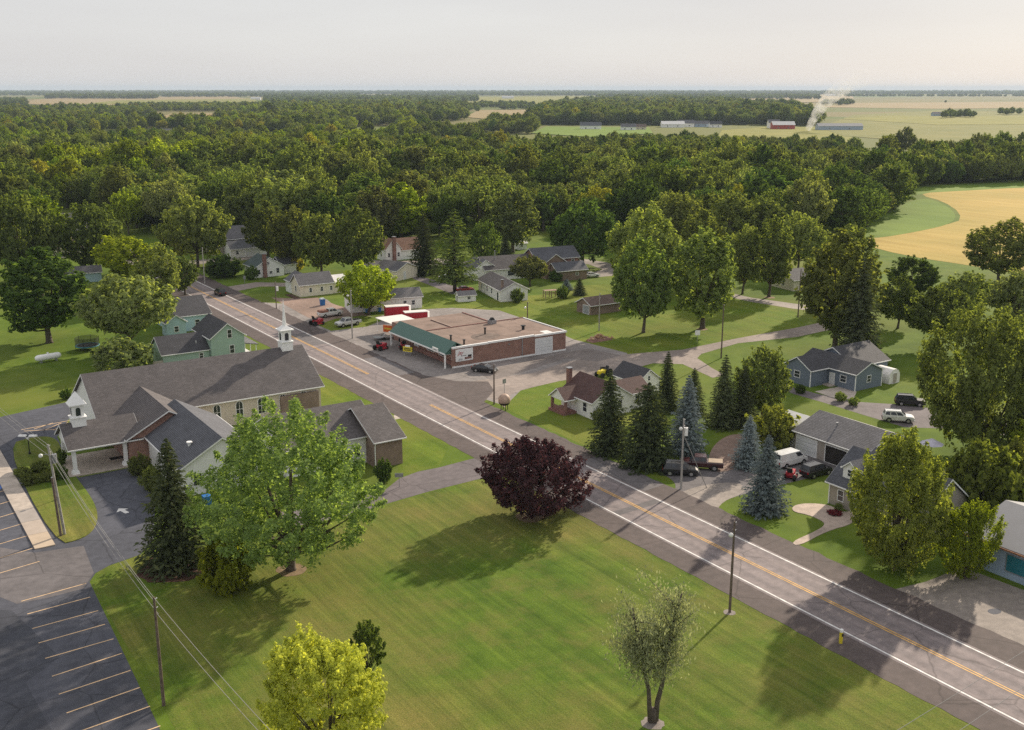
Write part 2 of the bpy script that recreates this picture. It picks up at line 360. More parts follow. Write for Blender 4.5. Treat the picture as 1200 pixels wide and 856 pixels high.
# church lots and drives
park = sheet('church_parking', [(260,1010),(188,856),(105,682),(112,672),(128,663),(165,650),(180,632),(182,590),(172,560),(150,549),(92,560),(75,530),(67,512),(95,470),(85,470),(0,489),(-150,505),(-500,560),(-500,1010)], .010, M['lot'], 'dark blue grey asphalt parking lot of the church')
sheet('parking_patch', [(0,642),(40,648),(98,640),(110,672),(98,690),(60,700),(20,708),(0,700)], .0145, M['lot_old'], 'lighter worn asphalt at the lot entrance')
sheet('parking_patch', [(-200,700),(14,716),(70,770),(30,800),(60,856),(90,980),(-100,980)], .0145, asphalt('sealed asphalt', (.062,.066,.082), .3), 'dark sealed asphalt lane of the parking lot')
# stall lines: measured pitch along the lot
stalls = [((25,705),(101,684)),((32,720),(106,700)),((38,737),(115,716)),((45,754),(123,732)),((53,772),(133,749)),((61,793),(143,766)),((69,814),(153,786)),((78,836),(164,806)),((95,857),(176,828)),((108,880),(188,851)),((122,905),(202,876))]
def stripe(a, b, w, z, parent, name='stall_line', mat='stall_line'):
    (ax,ay),(bx,by) = a, b; d = Vector((bx-ax, by-ay)); n = Vector((-d.y, d.x)).normalized()*(w/2)
    MB().sheet([(ax+n.x,ay+n.y),(ax-n.x,ay-n.y),(bx-n.x,by-n.y),(bx+n.x,by+n.y)], z).build(name, M[mat], parent)
for a, b in stalls: stripe(g(*a), g(*b), .13, .0195, park)
for y in (575.5,588,601.5,615,629,643.5,659):
    xr = 4 + (y-573)*.47
    stripe(g(xr-52, y+15.2), g(xr+2, y-.8), .12, .0195, park)
sheet('handicap_symbol', [(0,567),(4,565),(5,571),(0,574)], .02, M['blue_paint'], parent=park)
for a, b in (((25,504),(82,493)),((40,503),(62,496)),((52,504.5),(72,496)),((63,504.5),(80,495)),((28,505.5),(78,503))):
    stripe(g(*a), g(*b), .16, .0195, park, 'hatch_line')
def arrow(x, y, ang, s_):
    c, n = math.cos(ang), math.sin(ang)
    pts = [(0,1.15),(.8,.15),(.26,.22),(.26,-1.0),(-.26,-1.0),(-.26,.22),(-.8,.15)]
    return [(x + s_*(a*c - b*n), y + s_*(a*n + b*c)) for a, b in pts]
ax_, ay_ = g(144.5,599)
sheet('arrow_marking', arrow(ax_, ay_, .25, 1.0), .0195, M['white_line'], px=False, parent=park)
# sidewalk made of slabs
walk = thing('sidewalk', 'pale concrete sidewalk of square slabs beside the stalls', None); tag(walk, kind='structure')
wx0, wx1 = 15.9, 18.05; yy = 121.6; k = 0
while yy < 172:
    ln = 4.4
    MB().box(wx0, wx1, yy+.02, yy+ln-.02, 0, .13).build('slab', plain('slab concrete', [(.50,.40,.30),(.44,.37,.31),(.36,.32,.29)][(k*7)%3 if k else 0], .85, .1, .8) if k < 3 else M['concrete'], walk)
    yy += ln; k += 1
# grass island with the hedges
isl = smoothpts([g(*p) for p in [(6,523),(40,512),(66,513),(74,532),(86,556),(105,580),(115,600),(113,618),(98,632),(64,640)]], 2)
tag(MB().prism(isl, 0, .10).build('grass_island', M['lawn']), 'grass island between sidewalk and portico drive', None, None, 'structure')
sheet('church_drive', [(566,535),(618,553),(560,562),(500,577),(452,591),(400,607),(330,620),(330,600),(400,588),(452,574),(468,561),(490,553),(515,548),(545,540)], .010, M['drive'], 'grey asphalt drive from the road to the church')
sheet('concrete_walk', [(461,487),(475,484),(477,489),(463,492)], .014, M['concrete'], 'short pale concrete walk by the brick annex')
# right-hand drives and paths
sheet('gravel_drive', smoothpts([(786,583),(838,603),(846,588),(872,579),(925,566),(985,552),(998,541),(960,529),(925,534),(885,536),(868,545),(840,552),(790,545),(765,550),(795,566)], 2), .009, M['lot_old'], 'worn grey asphalt drive with parked cars')
sheet('gravel_apron', smoothpts([(786,583),(838,603),(846,588),(876,577),(868,566),(840,566),(810,572)], 2), .0135, M['gravel'], 'pale concrete apron at the drive mouth')
sheet('gravel_track', smoothpts([(828,552),(832,528),(845,514),(862,508),(884,512),(890,530),(872,545),(850,554)], 2), .0135, M['gravel_red'], 'reddish gravel track between the spruces')
path = thing('garden_path', 'curved pale paver path in front of the cottage', None); tag(path, kind='structure')
MB().prism(smoothpts([g(*p) for p in [(926,636),(936,641),(968,623),(1002,614),(1004,599),(985,601),(973,592),(945,590),(929,593),(928,600),(948,604),(964,611),(967,616),(954,624)]], 2), 0, .05).build('paving', M['pavers'], path)
sheet('house_drive', [(915,446),(932,455),(955,461),(1000,471),(1050,474),(1120,482),(1190,495),(1190,512),(1120,503),(1060,501),(1010,486),(965,472),(930,462),(905,452)], .009, M['drive'], 'grey asphalt drive to the blue house')
sheet('concrete_pad', [(955,459),(985,453),(1004,459),(1000,469),(975,466)], .014, M['concrete'], 'pale concrete pad by the blue house porch')
sheet('shed_lot', [(1052,690),(1085,682),(1128,665),(1200,692),(1290,735),(1290,800),(1195,764),(1100,720),(1040,694)], .009, M['gravel'], 'pale concrete lot in front of the metal shed')
sheet('oil_stain', smoothpts([(1158,714),(1170,713),(1175,718),(1166,721),(1157,718)], 2), .0135, M['lot'], 'dark oil stain on the shed lot')
sheet('back_drive', [(425,305),(470,306),(520,303),(560,308),(560,314),(520,311),(500,313),(470,314),(425,311)], .009, M['gravel'], 'gravel lane behind the garage')
sheet('back_drive', [(484,321),(500,326),(540,338),(552,341),(548,346),(530,345),(505,335),(484,327)], .013, M['drive'], 'grey drive between the garage and the pine')
sheet('back_drive', [(640,302),(680,303),(712,308),(728,316),(722,323),(700,325),(690,321),(706,316),(690,310),(640,307)], .009, M['gravel'], 'curved gravel drive by the brick house')
sheet('back_drive', [(858,344),(880,349),(930,356),(985,362),(985,369),(930,362),(880,354),(858,349)], .009, M['gravel'], 'pale lane behind the lawn trees')
sheet('yard_drive', [(262,337),(300,331),(345,332),(345,336),(305,336),(270,343)], .009, M['street'], 'pinkish drive between the two white houses')
sheet('yard_drive', [(195,309),(230,305),(300,300),(300,304),(240,309),(205,314)], .009, M['gravel'], 'gravel lane beyond the white houses')
sheet('pickup_pad', [(318,349),(345,350),(372,349),(395,358),(425,366),(440,376),(400,383),(360,372)], .012, M['gravel_red'], 'reddish gravel pad under the parked pickups')
tri = sheet('grass_strip', [(372,381),(392,374),(425,370),(452,374),(430,383),(388,388)], .016, M['lawn_bright'], 'small grass strip between the pickups')
# mown lawns that show a brighter green
sheet('store_back_lawn', [(500,340),(560,352),(640,345),(680,335),(760,330),(850,345),(935,366),(935,384),(865,396.5),(800,410),(727,416),(690,408),(632,380),(585,364),(530,361),(480,363)], .004, M['lawn_bright'], 'bright green lawn behind the store')
sheet('corner_lawn', [(577,472),(612,457),(655,447),(700,440),(735,432),(790,500),(800,560),(780,566),(700,530),(640,502)], .004, M['lawn_bright'], 'bright green lawn in front of the red roofed house')
sheet('verge_lawn', [(370,437),(420,458),(527,520),(515,546),(470,558),(455,520),(400,480),(365,455)], .004, M['lawn_bright'], 'bright grass verge between church and road')
# fields to the right and far behind
def field(c, c2, row=3.0, ang=0.0, name='crop'):
    m, N, L, B = newmat(name); p = posn(N)
    mp = N.new('ShaderNodeMapping'); L.new(p, mp.inputs[0]); mp.inputs['Rotation'].default_value = (0,0,ang); mp.inputs['Scale'].default_value = (1/row, .02, 1)
    col = ramp(N, L, noise(N, L, 1, 3, mp.outputs[0]), [(.3, c), (.7, c2)])
    col = mix(N, L, .6, col, ramp(N, L, noise(N, L, .02, 5, p), [(.35, (.75,.82,.7)), (.65, (1.2,1.12,1.15))]), 'MULTIPLY')
    col = mix(N, L, .5, col, ramp(N, L, noise(N, L, 1.2, 4, p, .7), [(.3, (.72,.74,.7)), (.7, (1.25,1.22,1.2))]), 'MULTIPLY')
    L.new(col, B.inputs['Base Color']); B.inputs['Roughness'].default_value = .95; B.inputs['Specular IOR Level'].default_value = .1; return m
gold = field((.37,.27,.075), (.46,.35,.11), 4, math.radians(60), 'golden soybeans'); tan = field((.28,.215,.115), (.34,.265,.145), 20, 1.0, 'tan stubble')
ygreen = field((.20,.20,.045), (.25,.24,.058), 14, .8, 'yellow green crop'); green = field((.13,.20,.03), (.17,.25,.04), 12, .8, 'green crop'); olive = field((.17,.18,.05), (.22,.21,.07), 12, .8, 'olive crop')
sheet('golden_field', smoothpts([(1000,284),(1075,266),(1123,262),(1126,250),(1105,236),(1078,229),(1090,224),(1150,221),(1400,214),(1500,360),(1230,326),(1140,312),(1060,300)], 1), .03, gold, 'golden soybean field at the right')
sheet('green_field', smoothpts([(985,276),(1040,250),(1075,232),(1100,236),(1121,250),(1117,262),(1080,271),(1020,281)], 2), .05, green, 'green grass waterway bordering the golden field')
sheet('green_strip', [(1060,232),(1085,218),(1180,212),(1400,205),(1400,213),(1180,221),(1090,226)], .04, green, 'dull green strip before the hedgerow')
for fi, (nm, pts, mt, lb) in enumerate((('far_field', [(836,168),(846,153),(900,149),(985,150),(1000,160),(980,178),(900,185),(830,185)], ygreen, 'yellow green field before the red barn'),
    ('far_field', [(960,150),(1000,135),(1100,130),(1300,134),(1300,165),(1100,168),(990,160)], olive, 'olive field behind the smoke'),
    ('far_field', [(960,126),(1000,121),(1300,119),(1300,126),(1100,128)], tan, 'tan stubble field near the horizon right'),
    ('far_field', [(985,140),(1040,136),(1300,137),(1300,146),(1100,147)], ygreen, 'pale yellow crop field right of the smoke'),
    ('far_field', [(622,157),(640,149),(760,150),(765,157),(700,162)], green, 'bright green field before the far houses'),
    ('far_field', [(545,138),(560,130),(625,129),(622,137),(580,141)], tan, 'tan field among the far woods'),
    ('far_field', [(178,141),(200,134),(285,133),(275,140),(240,144)], tan, 'brown field beside the far farmhouse'),
    ('far_field', [(15,121),(60,115),(270,113),(300,118),(250,122),(90,126)], tan, 'long tan field near the horizon left'),
    ('far_field', [(100,122),(140,118),(300,116),(300,120),(220,124)], ygreen, 'pale yellow field near the horizon left'),
    ('far_field', [(520,121),(560,114),(720,113),(700,119),(640,124)], ygreen, 'pale yellow field in the far centre'),
    ('far_field', [(860,116),(900,112),(1000,111),(1000,119),(930,121)], tan, 'tan field beyond the far woods'))):
    sheet(nm, pts, .2 + .12*fi, mt, lb)
# ------------------------------------------------------------------ buildings
M['glass'] = plain('dark window glass', (.03,.035,.045), .12, .3, 2, spec=.6)
M['white_trim'] = plain('white trim', (.84,.84,.83), .5, .06, 2)
M['white_side'] = siding('white siding', (.86,.86,.85)); M['cream_side'] = siding('cream siding', (.80,.73,.60)); M['tan_side'] = siding('tan siding', (.62,.55,.47))
M['green_side'] = siding('mint green siding', (.34,.47,.40)); M['blue_side'] = siding('pale blue siding', (.40,.56,.62)); M['slate_side'] = siding('slate blue siding', (.15,.185,.24))
M['grey_side'] = siding('warm grey siding', (.36,.32,.28)); M['metal_blue'] = siding('weathered blue metal cladding', (.34,.43,.56), .35, .4, True)
M['brick'] = brickm('red brick', (.25,.105,.08), (.32,.15,.11)); M['brick_brown'] = brickm('brown brick', (.20,.135,.105), (.27,.185,.145)); M['brick_dark'] = brickm('dark red brick', (.20,.07,.06), (.26,.10,.08))
for k, c in (('grey', (.135,.122,.124)), ('blue', (.12,.125,.145)), ('red', (.115,.062,.056)), ('dark', (.075,.075,.085)), ('brown', (.17,.12,.10)), ('green', (.085,.12,.115)), ('light', (.155,.152,.165)), ('rust', (.27,.15,.10))):
    M['sh_'+k+'_x'] = shingle('shingle '+k+' x', c, 'x'); M['sh_'+k+'_y'] = shingle('shingle '+k+' y', c, 'y')
M['flat_roof'] = plain('gravel flat roof', (.23,.165,.135), .95, .25, .4, bump=.02)
M['green_metal'] = siding('green metal roofing', (.045,.125,.10), .4, .45, True); M['metal_roof'] = siding('rusty metal roofing', (.20,.205,.225), .6, .75, True); M['white_roof'] = plain('white roofing', (.75,.73,.70), .5, .08, 1)
M['black'] = plain('black', (.02,.02,.022), .5, .2); M['shade_int'] = plain('painted interior shade', (.03,.026,.024), .9, .4, .8); M['grey_metal'] = plain('grey metal', (.32,.33,.35), .4, .2, 2, .4)  # shade inside openings and recesses is put into one flat dark colour
M['door_white'] = siding('white panel door', (.72,.73,.74), .45); M['tarp'] = plain('blue plastic', (.03,.16,.45), .5)

class Bld:
    def __init__(s, name, label, cx, cy, rot=0, cat='building', group=None):
        s.cx, s.cy = cx, cy; s.root = thing(name, label, cat, (cx, cy, 0), math.radians(rot), group)
    def add(s, name, mb, mat, parent=None, smooth=False): return mb.off(s.cx, s.cy).build(name, mat if not isinstance(mat, str) else M[mat], parent or s.root, smooth)
    def block(s, x0, x1, y0, y1, eave, ridge, axis, wall, roof, oh=.4, z0=0, gable=None, wname='wall', rname='roof', trim=True):
        th = .16; FOOT.append(((x0+x1)/2, (y0+y1)/2, max(x1-x0, y1-y0)*.55))
        if axis == 'x':
            c = (y0+y1)/2; hw = (y1-y0)/2; a0, a1 = x0, x1
            mb = MB().extr([(y0,z0),(y1,z0),(y1,eave),(c,ridge-.02),(y0,eave)], 'x', x0, x1)
        else:
            c = (x0+x1)/2; hw = (x1-x0)/2; a0, a1 = y0, y1
            mb = MB().extr([(x0,z0),(x1,z0),(x1,eave),(c,ridge-.02),(x0,eave)], 'y', y0, y1)
        w = s.add(wname, mb, wall)
        k = (ridge-eave)/hw; ze = eave - k*oh; e = hw + oh
        sec = [(c-e,ze+.03),(c,ridge+.03),(c+e,ze+.03),(c+e,ze+th+.03),(c,ridge+th+.05),(c-e,ze+th+.03)]
        r = s.add(rname, MB().extr(sec, axis, a0-oh, a1+oh), M['sh_'+roof+'_'+axis] if 'sh_'+roof+'_x' in M else M[roof])
        if trim:
            t = MB(); b = .20; d = .035
            for a, sg in ((a0-oh, -1), (a1+oh, 1)):
                lo, hi = sorted((a + sg*.002, a + sg*d))
                t.extr([(c-e,ze-.02),(c,ridge+.0),(c,ridge+th+.02),(c-e,ze+th)], axis, lo, hi)
                t.extr([(c+e,ze-.02),(c+e,ze+th),(c,ridge+th+.02),(c,ridge+.0)], axis, lo, hi)
            for u, sg in ((c-e, -1), (c+e, 1)):
                lo, hi = sorted((u + sg*.003, u + sg*.11))
                t.extr([(lo,ze+.02),(hi,ze+.02),(hi,ze+th),(lo,ze+th)], axis, a0-oh, a1+oh)
            s.add('trim', t, 'white_trim', r)
        return w, r
    def win(s, face, at, u, z, w=.9, h=1.3, mat='glass', name='window', bars=True, parent=None, frame='white_trim', fw=.09):
        fr = MB(); pn = MB()
        def bx(mb, u0, u1, za, zb, d0, d1):
            if face == 'S': mb.box(u0, u1, at-d1, at-d0, za, zb)
            elif face == 'W': mb.box(at-d1, at-d0, u0, u1, za, zb)
            elif face == 'N': mb.box(u0, u1, at+d0, at+d1, za, zb)
            else: mb.box(at+d0, at+d1, u0, u1, za, zb)
        bx(fr, u-w/2-fw, u+w/2+fw, z-fw, z, .004, .07); bx(fr, u-w/2-fw, u+w/2+fw, z+h, z+h+fw, .004, .07)
        bx(fr, u-w/2-fw, u-w/2, z, z+h, .004, .07); bx(fr, u+w/2, u+w/2+fw, z, z+h, .004, .07)
        if bars: bx(fr, u-w/2, u+w/2, z+h/2-.025, z+h/2+.025, .03, .055)
        bx(pn, u-w/2, u+w/2, z, z+h, .006, .03)
        f = s.add(name, fr, frame, parent); s.add('pane' if name == 'window' else 'panel', pn, mat, f); return f
    def door(s, face, at, u, w=1.0, h=2.1, mat='door_white', z=.05): return s.win(face, at, u, z, w, h, mat, 'door', False)
    def garage(s, face, at, u, w=3, h=2.4, mat='door_white', n=4):
        f = s.win(face, at, u, .05, w, h, mat, 'garage_door', False, fw=.12)
        if mat == 'shade_int': return f
        ln = MB()
        for i in range(1, n):
            z = .05 + h*i/n
            if face == 'S': ln.box(u-w/2, u+w/2, at-.036, at-.031, z-.012, z+.012)
            else: ln.box(at-.036, at-.031, u-w/2, u+w/2, z-.012, z+.012)
        s.add('panel_joint', ln, 'grey_metal', f); return f
    def chimney(s, x, y, z0, z1, w=.7, mat='brick_dark'):
        c = s.add('chimney', MB().box(x-w/2,x+w/2,y-w/2,y+w/2,z0,z1), mat)
        s.add('chimney_cap', MB().box(x-w/2-.08,x+w/2+.08,y-w/2-.08,y+w/2+.08,z1+.002,z1+.12), 'grey_metal', c)
    def vent(s, x, y, z0, z1, r=.1, mat='grey_metal', cap=True):
        v = s.add('roof_vent', MB().cyl(x,y,z0,z1,r,10), mat)
        if cap: s.add('vent_cap', MB().cyl(x,y,z1+.002,z1+.14,r*1.7,10), mat, v)
def arch_window(b, face, at, u, z, w, h, fr='white_trim'):
    n = 8; pts = [(u-w/2,z),(u+w/2,z)] + [(u+math.cos(math.pi*i/n)*w/2, z+h-w/2+math.sin(math.pi*i/n)*w/2) for i in range(n+1)]
    k = (w+.24)/w; cz = z+h/2; out = [(u+(p-u)*k, cz+(q-cz)*(1+.2/h)) for p, q in pts]
    ax = 'y' if face == 'S' else 'x'
    f = b.add('window', MB().extr(out, ax, at-.04, at-.004), fr); b.add('pane', MB().extr(pts, ax, at-.062, at-.042), 'glass', f)
    mu = MB()
    if face == 'S': mu.box(u-.03,u+.03,at-.08,at-.063,z,z+h); mu.box(u-w/2,u+w/2,at-.078,at-.063,cz-.03,cz+.03)
    else: mu.box(at-.08,at-.063,u-.03,u+.03,z,z+h); mu.box(at-.078,at-.063,u-w/2,u+w/2,cz-.03,cz+.03)
    b.add('mullion', mu, fr, f)

# --- church
ch = Bld('church', 'long church with grey shingle roof, white steeple and pillared portico', 46, 155, cat='church')
ch.block(30.6,64.4,154,170,4.2,9.0,'x','tan_side','grey',.5)
ch.add('gable_cladding', MB().extr([(154,.02),(170,.02),(170,4.2),(162,8.95),(154,4.2)], 'x', 30.55, 30.597), 'white_side')
ch.block(32,43.2,143.9,158.2,3.9,6.9,'y','brick','grey',.45)
ch.block(34.6,45.2,128.4,148.2,3.9,6.9,'y','white_side','blue',.45)
for y in (130.2,133,135.8,138.4): ch.win('W', 34.6, y, 2.1, .8, 1.2)
for y in (131.6,137.1): ch.win('W', 34.6, y, .4, .9, 1.3)
for x in (36.5,39.9,43.3): ch.win('S', 128.4, x, 1.2, 1.0, 1.5)
for i, x in enumerate((47.5,51,54.5,58,61.5)): arch_window(ch, 'S', 154, x, 1.2, 1.0, 2.4)
ch.add('entry_wall', MB().box(57.5,63.9,153.6,153.95,0,3.4), 'brick_brown')
ch.win('W', 30.55, 156.2, .2, .9, 2.1, 'glass', 'door', False)
for s_, (x, y) in enumerate(((60.5,156.5),(38.5,137),(37.6,134.0),(52,160))):
    pass
ch.vent(36.9,132.2,5.2,5.75,.22,'white_trim')
# portico
ch.block(24.6,33.5,144.2,152.0,3.75,6.0,'x','white_side','grey',.45, z0=3.3)
slab = ch.add('portico_floor', MB().box(24.0,34.5,143.5,152.6,0,.11), 'concrete')
ch.add('door_mat', MB().box(30.2,32,147.4,148.6,.112,.13), 'black', slab)
for x, y in ((25,144.6),(25,151.6),(31.6,144.6)):
    c = ch.add('column', MB().box(x-.24,x+.24,y-.24,y+.24,.6,3.3), 'white_trim')
    ch.add('column_base', MB().frus((x-.5,x+.5,y-.5,y+.5),.1,(x-.36,x+.36,y-.36,y+.36),.6), 'white_trim', c)
ch.add('portico_ceiling', MB().box(24.8,33.2,144.4,151.8,3.2,3.28), 'white_trim')
# cupola on the portico
def cupola(b, x, y, z, w, h, tip, spire=False):
    r = b.add('steeple' if spire else 'cupola', MB().box(x-w*.62,x+w*.62,y-w*.62,y+w*.62,z-1.2,z+.45*h), 'white_trim')
    b.add('cornice', MB().box(x-w*.72,x+w*.72,y-w*.72,y+w*.72,z+.45*h+.002,z+.45*h+.12), 'white_trim', r)
    zb = z+.45*h+.122; zt = zb + h*.75
    b.add('belfry', MB().box(x-w*.52,x+w*.52,y-w*.52,y+w*.52,zb,zt), 'white_trim', r)
    n = 8
    for face in ('S','W'):
        ww = w*.42; u = x if face == 'S' else y; at = (y if face == 'S' else x) - w*.52
        z0 = zb+.18; hh = h*.52
        pts = [(u-ww/2,z0),(u+ww/2,z0)] + [(u+math.cos(math.pi*i/n)*ww/2, z0+hh-ww/2+math.sin(math.pi*i/n)*ww/2) for i in range(n+1)]
        b.add('louvre', MB().extr(pts, 'y' if face == 'S' else 'x', at-.04, at-.004), 'glass', r)
    b.add('belfry_cornice', MB().box(x-w*.78,x+w*.78,y-w*.78,y+w*.78,zt+.002,zt+.16), 'white_trim', r)
    if spire:
        b.add('spire_base', MB().frus((x-w*.62,x+w*.62,y-w*.62,y+w*.62),zt+.162,(x-w*.26,x+w*.26,y-w*.26,y+w*.26),zt+.7), 'white_trim', r)
        b.add('spire', MB().tube([(x,y,zt+.70),(x,y,tip-.3),(x,y,tip)],[w*.25,.05,.02],8), 'white_trim', r)
    else:
        b.add('cupola_roof', MB().add([(x-w*.74,y-w*.74,zt+.162),(x+w*.74,y-w*.74,zt+.162),(x+w*.74,y+w*.74,zt+.162),(x-w*.74,y+w*.74,zt+.162),(x,y,tip)],[(3,2,1,0),(0,1,4),(1,2,4),(2,3,4),(3,0,4)]), 'white_trim', r)
cupola(ch, 26.6, 148.1, 5.9, 1.45, 2.2, 10.5)
cupola(ch, 62.0, 162.0, 9.0, 1.5, 2.4, 17.0, True)
# --- brick annex by the road
an = Bld('brick_annex', 'brown brick annex with grey gable roof beside the road verge', 56, 131)
an.block(48,61.4,127.5,139.5,4.0,7.0,'x','white_side','grey',.45)
an.block(59.6,63.6,124.4,137.5,3.9,6.9,'x','brick_brown','grey',.45)
an.win('S', 127.5, 58.2, 1.0, .9, 1.5); an.win('S', 127.5, 54.5, 1.0, .9, 1.5)
an.add('downspout', MB().tube([(59.42,124.0,3.6),(59.42,124.28,3.2),(59.42,124.28,.2)], .07, 6), 'white_trim')
# --- green house and blue house beyond the church
gh = Bld('green_house', 'mint green two storey house with dark roof and porch', 60, 197, cat='house')
gh.block(59.3,65.7,192.8,203,4.9,7.3,'y','green_side','dark',.35)
gh.block(50.5,59.2,193.8,201.4,2.7,5.2,'x','green_side','dark',.3)
gh.win('S',192.8,62.9,4.6,.75,1.5); gh.win('S',192.8,63.2,1.6,.8,1.5); gh.win('S',193.8,57.6,1.2,.7,.9); gh.win('W',59.3,197.5,4.2,.7,.6)
gh.vent(57.2,195.2,3.2,4.3,.06,'white_trim',False)
pr = gh.add('porch', MB().box(65.75,68.2,193.2,200,0,.35), 'white_trim')
gh.add('porch_roof', MB().add([(65.75,193,3.0),(68.5,193,2.5),(68.5,200.3,2.5),(65.75,200.3,3.0),(65.75,193,3.15),(68.5,193,2.65),(68.5,200.3,2.65),(65.75,200.3,3.15)],[(3,2,1,0),(4,5,6,7),(0,1,5,4),(1,2,6,5),(2,3,7,6),(3,0,4,7)]), 'sh_light_y', pr)
for y in (193.4,196.6,199.8): gh.add('porch_post', MB().box(68.05,68.17,y-.06,y+.06,.35,2.5), 'white_trim', pr)
gh.add('fence_panel', MB().box(48.6,50.4,193.3,193.4,0,1.8), 'grey_side')
bh = Bld('blue_cottage', 'pale blue gabled house behind the green house', 64.5, 229, cat='house')
bh.block(60.5,68.8,223,234.5,3.4,6.3,'x','blue_side','dark',.35); bh.block(58.5,62.5,219.5,223,3.0,4.4,'y','blue_side','dark',.3)
bh.win('W',60.5,228,1.1,.9,1.3); bh.win('S',219.5,60.5,1.0,.8,1.1); bh.win('S',223,66,1.1,.9,1.2)
# --- store
st = Bld('brick_store', 'flat roofed red brick store with green front canopy', 108, 175, cat='store')
st.add('wall', MB().box(96.4,121,165.2,180.4,0,3.75), 'brick'); 
rf = st.add('roof', MB().box(96.5,120.8,165.5,180.2,3.752,3.85), 'flat_roof')
st.add('wall', MB().box(97,114,180.402,193,0,3.45), 'brick'); st.add('roof', MB().box(97.1,113.9,180.6,192.9,3.452,3.56), 'flat_roof')
cp = MB(); xs = [95.2,103,110,113.5,121.12]; zt = [4.0,4.06,4.12,3.98,4.05]
for i in range(4): cp.box(xs[i]+.002,xs[i+1],165.02,165.46,zt[i]-.34,zt[i])
st.add('coping', cp, 'white_trim')
st.add('coping', MB().box(120.9,121.14,165.462,180.5,3.76,4.0), 'white_trim'); st.add('coping', MB().box(96.4,121.1,180.22,180.44,3.86,4.02), 'brick_dark')
st.add('coping', MB().box(113.75,114.05,180.46,193,3.46,3.7), 'brick_dark'); st.add('coping', MB().box(104.5,104.75,181,190,3.57,3.74), 'brick_dark')
st.add('footing', MB().box(95.2,113.6,165.12,165.197,.02,.32), 'white_trim'); st.add('footing', MB().box(117.9,121.05,165.12,165.197,.02,.32), 'white_trim')
st.garage('S',165.2,115.75,3.9,3.1,'door_white',5)
st.add('side_wall', MB().box(95.2,96.38,165.2,165.5,0,3.7), 'brick')
bd = st.add('sign_board', MB().box(95.9,99.6,165.09,165.19,1.15,3.45), 'white_trim')
# printed board: red script word, grey line, dark red mower
for (x,z,w,h,mt) in ((98.55,1.62,1.5,.42,'brick_dark'),(98.9,2.02,.8,.34,'black'),(97.6,2.15,1.1,.14,'grey_metal'),(96.9,1.6,.8,.1,'grey_metal'),(96.9,1.4,.9,.1,'grey_metal')):
    st.add('print', MB().box(x-w/2,x+w/2,165.075,165.088,z-h/2,z+h/2), mt, bd)
def text(body, size, loc, rot, mat, parent, name='lettering', shear=0, ext=.01):
    cu = bpy.data.curves.new(name, 'FONT'); cu.body = body; cu.size = size; cu.extrude = ext; cu.align_x = 'CENTER'; cu.shear = shear
    o = bpy.data.objects.new(name, cu); COL.objects.link(o); o.location = loc; o.rotation_euler = rot; me = bpy.data.meshes.new_from_object(o); bpy.data.objects.remove(o); me.materials.clear(); me.materials.append(mat)
    o = part(name, me, parent, loc); o.rotation_euler = rot; return o
M['red_paint'] = plain('red paint', (.42,.03,.045), .4, .15, 2); M['orange'] = plain('orange paint', (.62,.13,.025), .5, .1); M['yellow'] = plain('yellow paint', (.68,.55,.04), .45, .12)
text('Jay', .95, (96.9-108,165.07-175,2.45), (math.pi/2,0,0), M['red_paint'], bd, shear=.3)
# canopy
cn = st.add('canopy', MB().extr([(93.9,2.85),(96.3,4.75),(98.0,3.9),(98.0,3.8),(96.3,4.55),(93.9,2.65)], 'y', 165.6, 188.0), 'green_metal')
st.add('canopy_end', MB().extr([(94.0,2.66),(96.3,4.5),(96.3,2.66)], 'y', 165.62, 165.68), 'green_metal', cn)
st.add('fascia', MB().box(93.78,93.895,165.5,188.1,2.62,2.86), 'white_trim', cn)
st.add('soffit', MB().box(93.92,96.35,165.7,187.9,2.58,2.63), 'white_trim', cn)
for y in (165.9,187.6): st.add('canopy_post', MB().box(93.95,94.2,y-.12,y+.12,0,2.6), 'white_trim', cn)
st.add('hanging_sign', MB().box(93.5,93.62,167.6,169.6,2.75,3.5), 'white_trim', cn)
st.add('sign_stripe', MB().box(93.47,93.496,168.0,169.2,3.05,3.2), 'grey_metal', cn)
for y, w in ((171,2.6),(175.5,2.6)): st.win('W',96.4,y,1.1,w,1.1)
st.add('low_wall', MB().box(96.1,96.38,166,182,0,.8), 'brick_dark')
st.door('W',96.4,181.2,1.8,2.1); st.door('W',96.4,167,1.0,2.1,'glass')
for x, y, h, r in ((98.6,166.6,.8,.17),(98.2,170.8,.9,.17),(106.3,171.6,1.2,.17),(114.8,171,.75,.3)): st.vent(x,y,3.852,3.85+h,r,'black')
for x in (100.5,104.6,108.7,112.8,116.9): st.add('roof_seam', MB().box(x-.05,x+.05,165.6,180.1,3.852,3.862), 'brick_brown', rf)
st.add('roof_stain', MB().sheet(smoothpts([(102,168),(106,167.4),(109,169.5),(107.5,173),(103,172.4)],2),3.866), plain('ponding stain', (.16,.12,.10), .9, .3, .8), rf)
st.add('downspout', MB().box(110.6,110.75,165.08,165.195,.3,3.7), 'grey_metal'); st.add('wall_light', MB().box(107.5,107.9,165.05,165.195,2.9,3.1), 'grey_metal')
un = st.add('roof_unit', MB().box(112,113.4,178.6,179.8,3.86,4.6), 'grey_metal'); st.add('unit_hood', MB().frus((112.2,113.2,178.8,179.6),4.602,(112.5,112.9,179,179.4),5.1), 'black', un)
st.add('roof_patch', MB().box(116.6,118.4,166,168,3.853,3.87), 'white_roof')
st.add('awning', MB().box(97.2,103.5,193.02,201,2.9,3.0), 'white_roof'); 
for x, y in ((97.5,200.7),(103.2,200.7)): st.add('awning_post', MB().cyl(x,y,0,2.9,.06,6), 'white_trim')
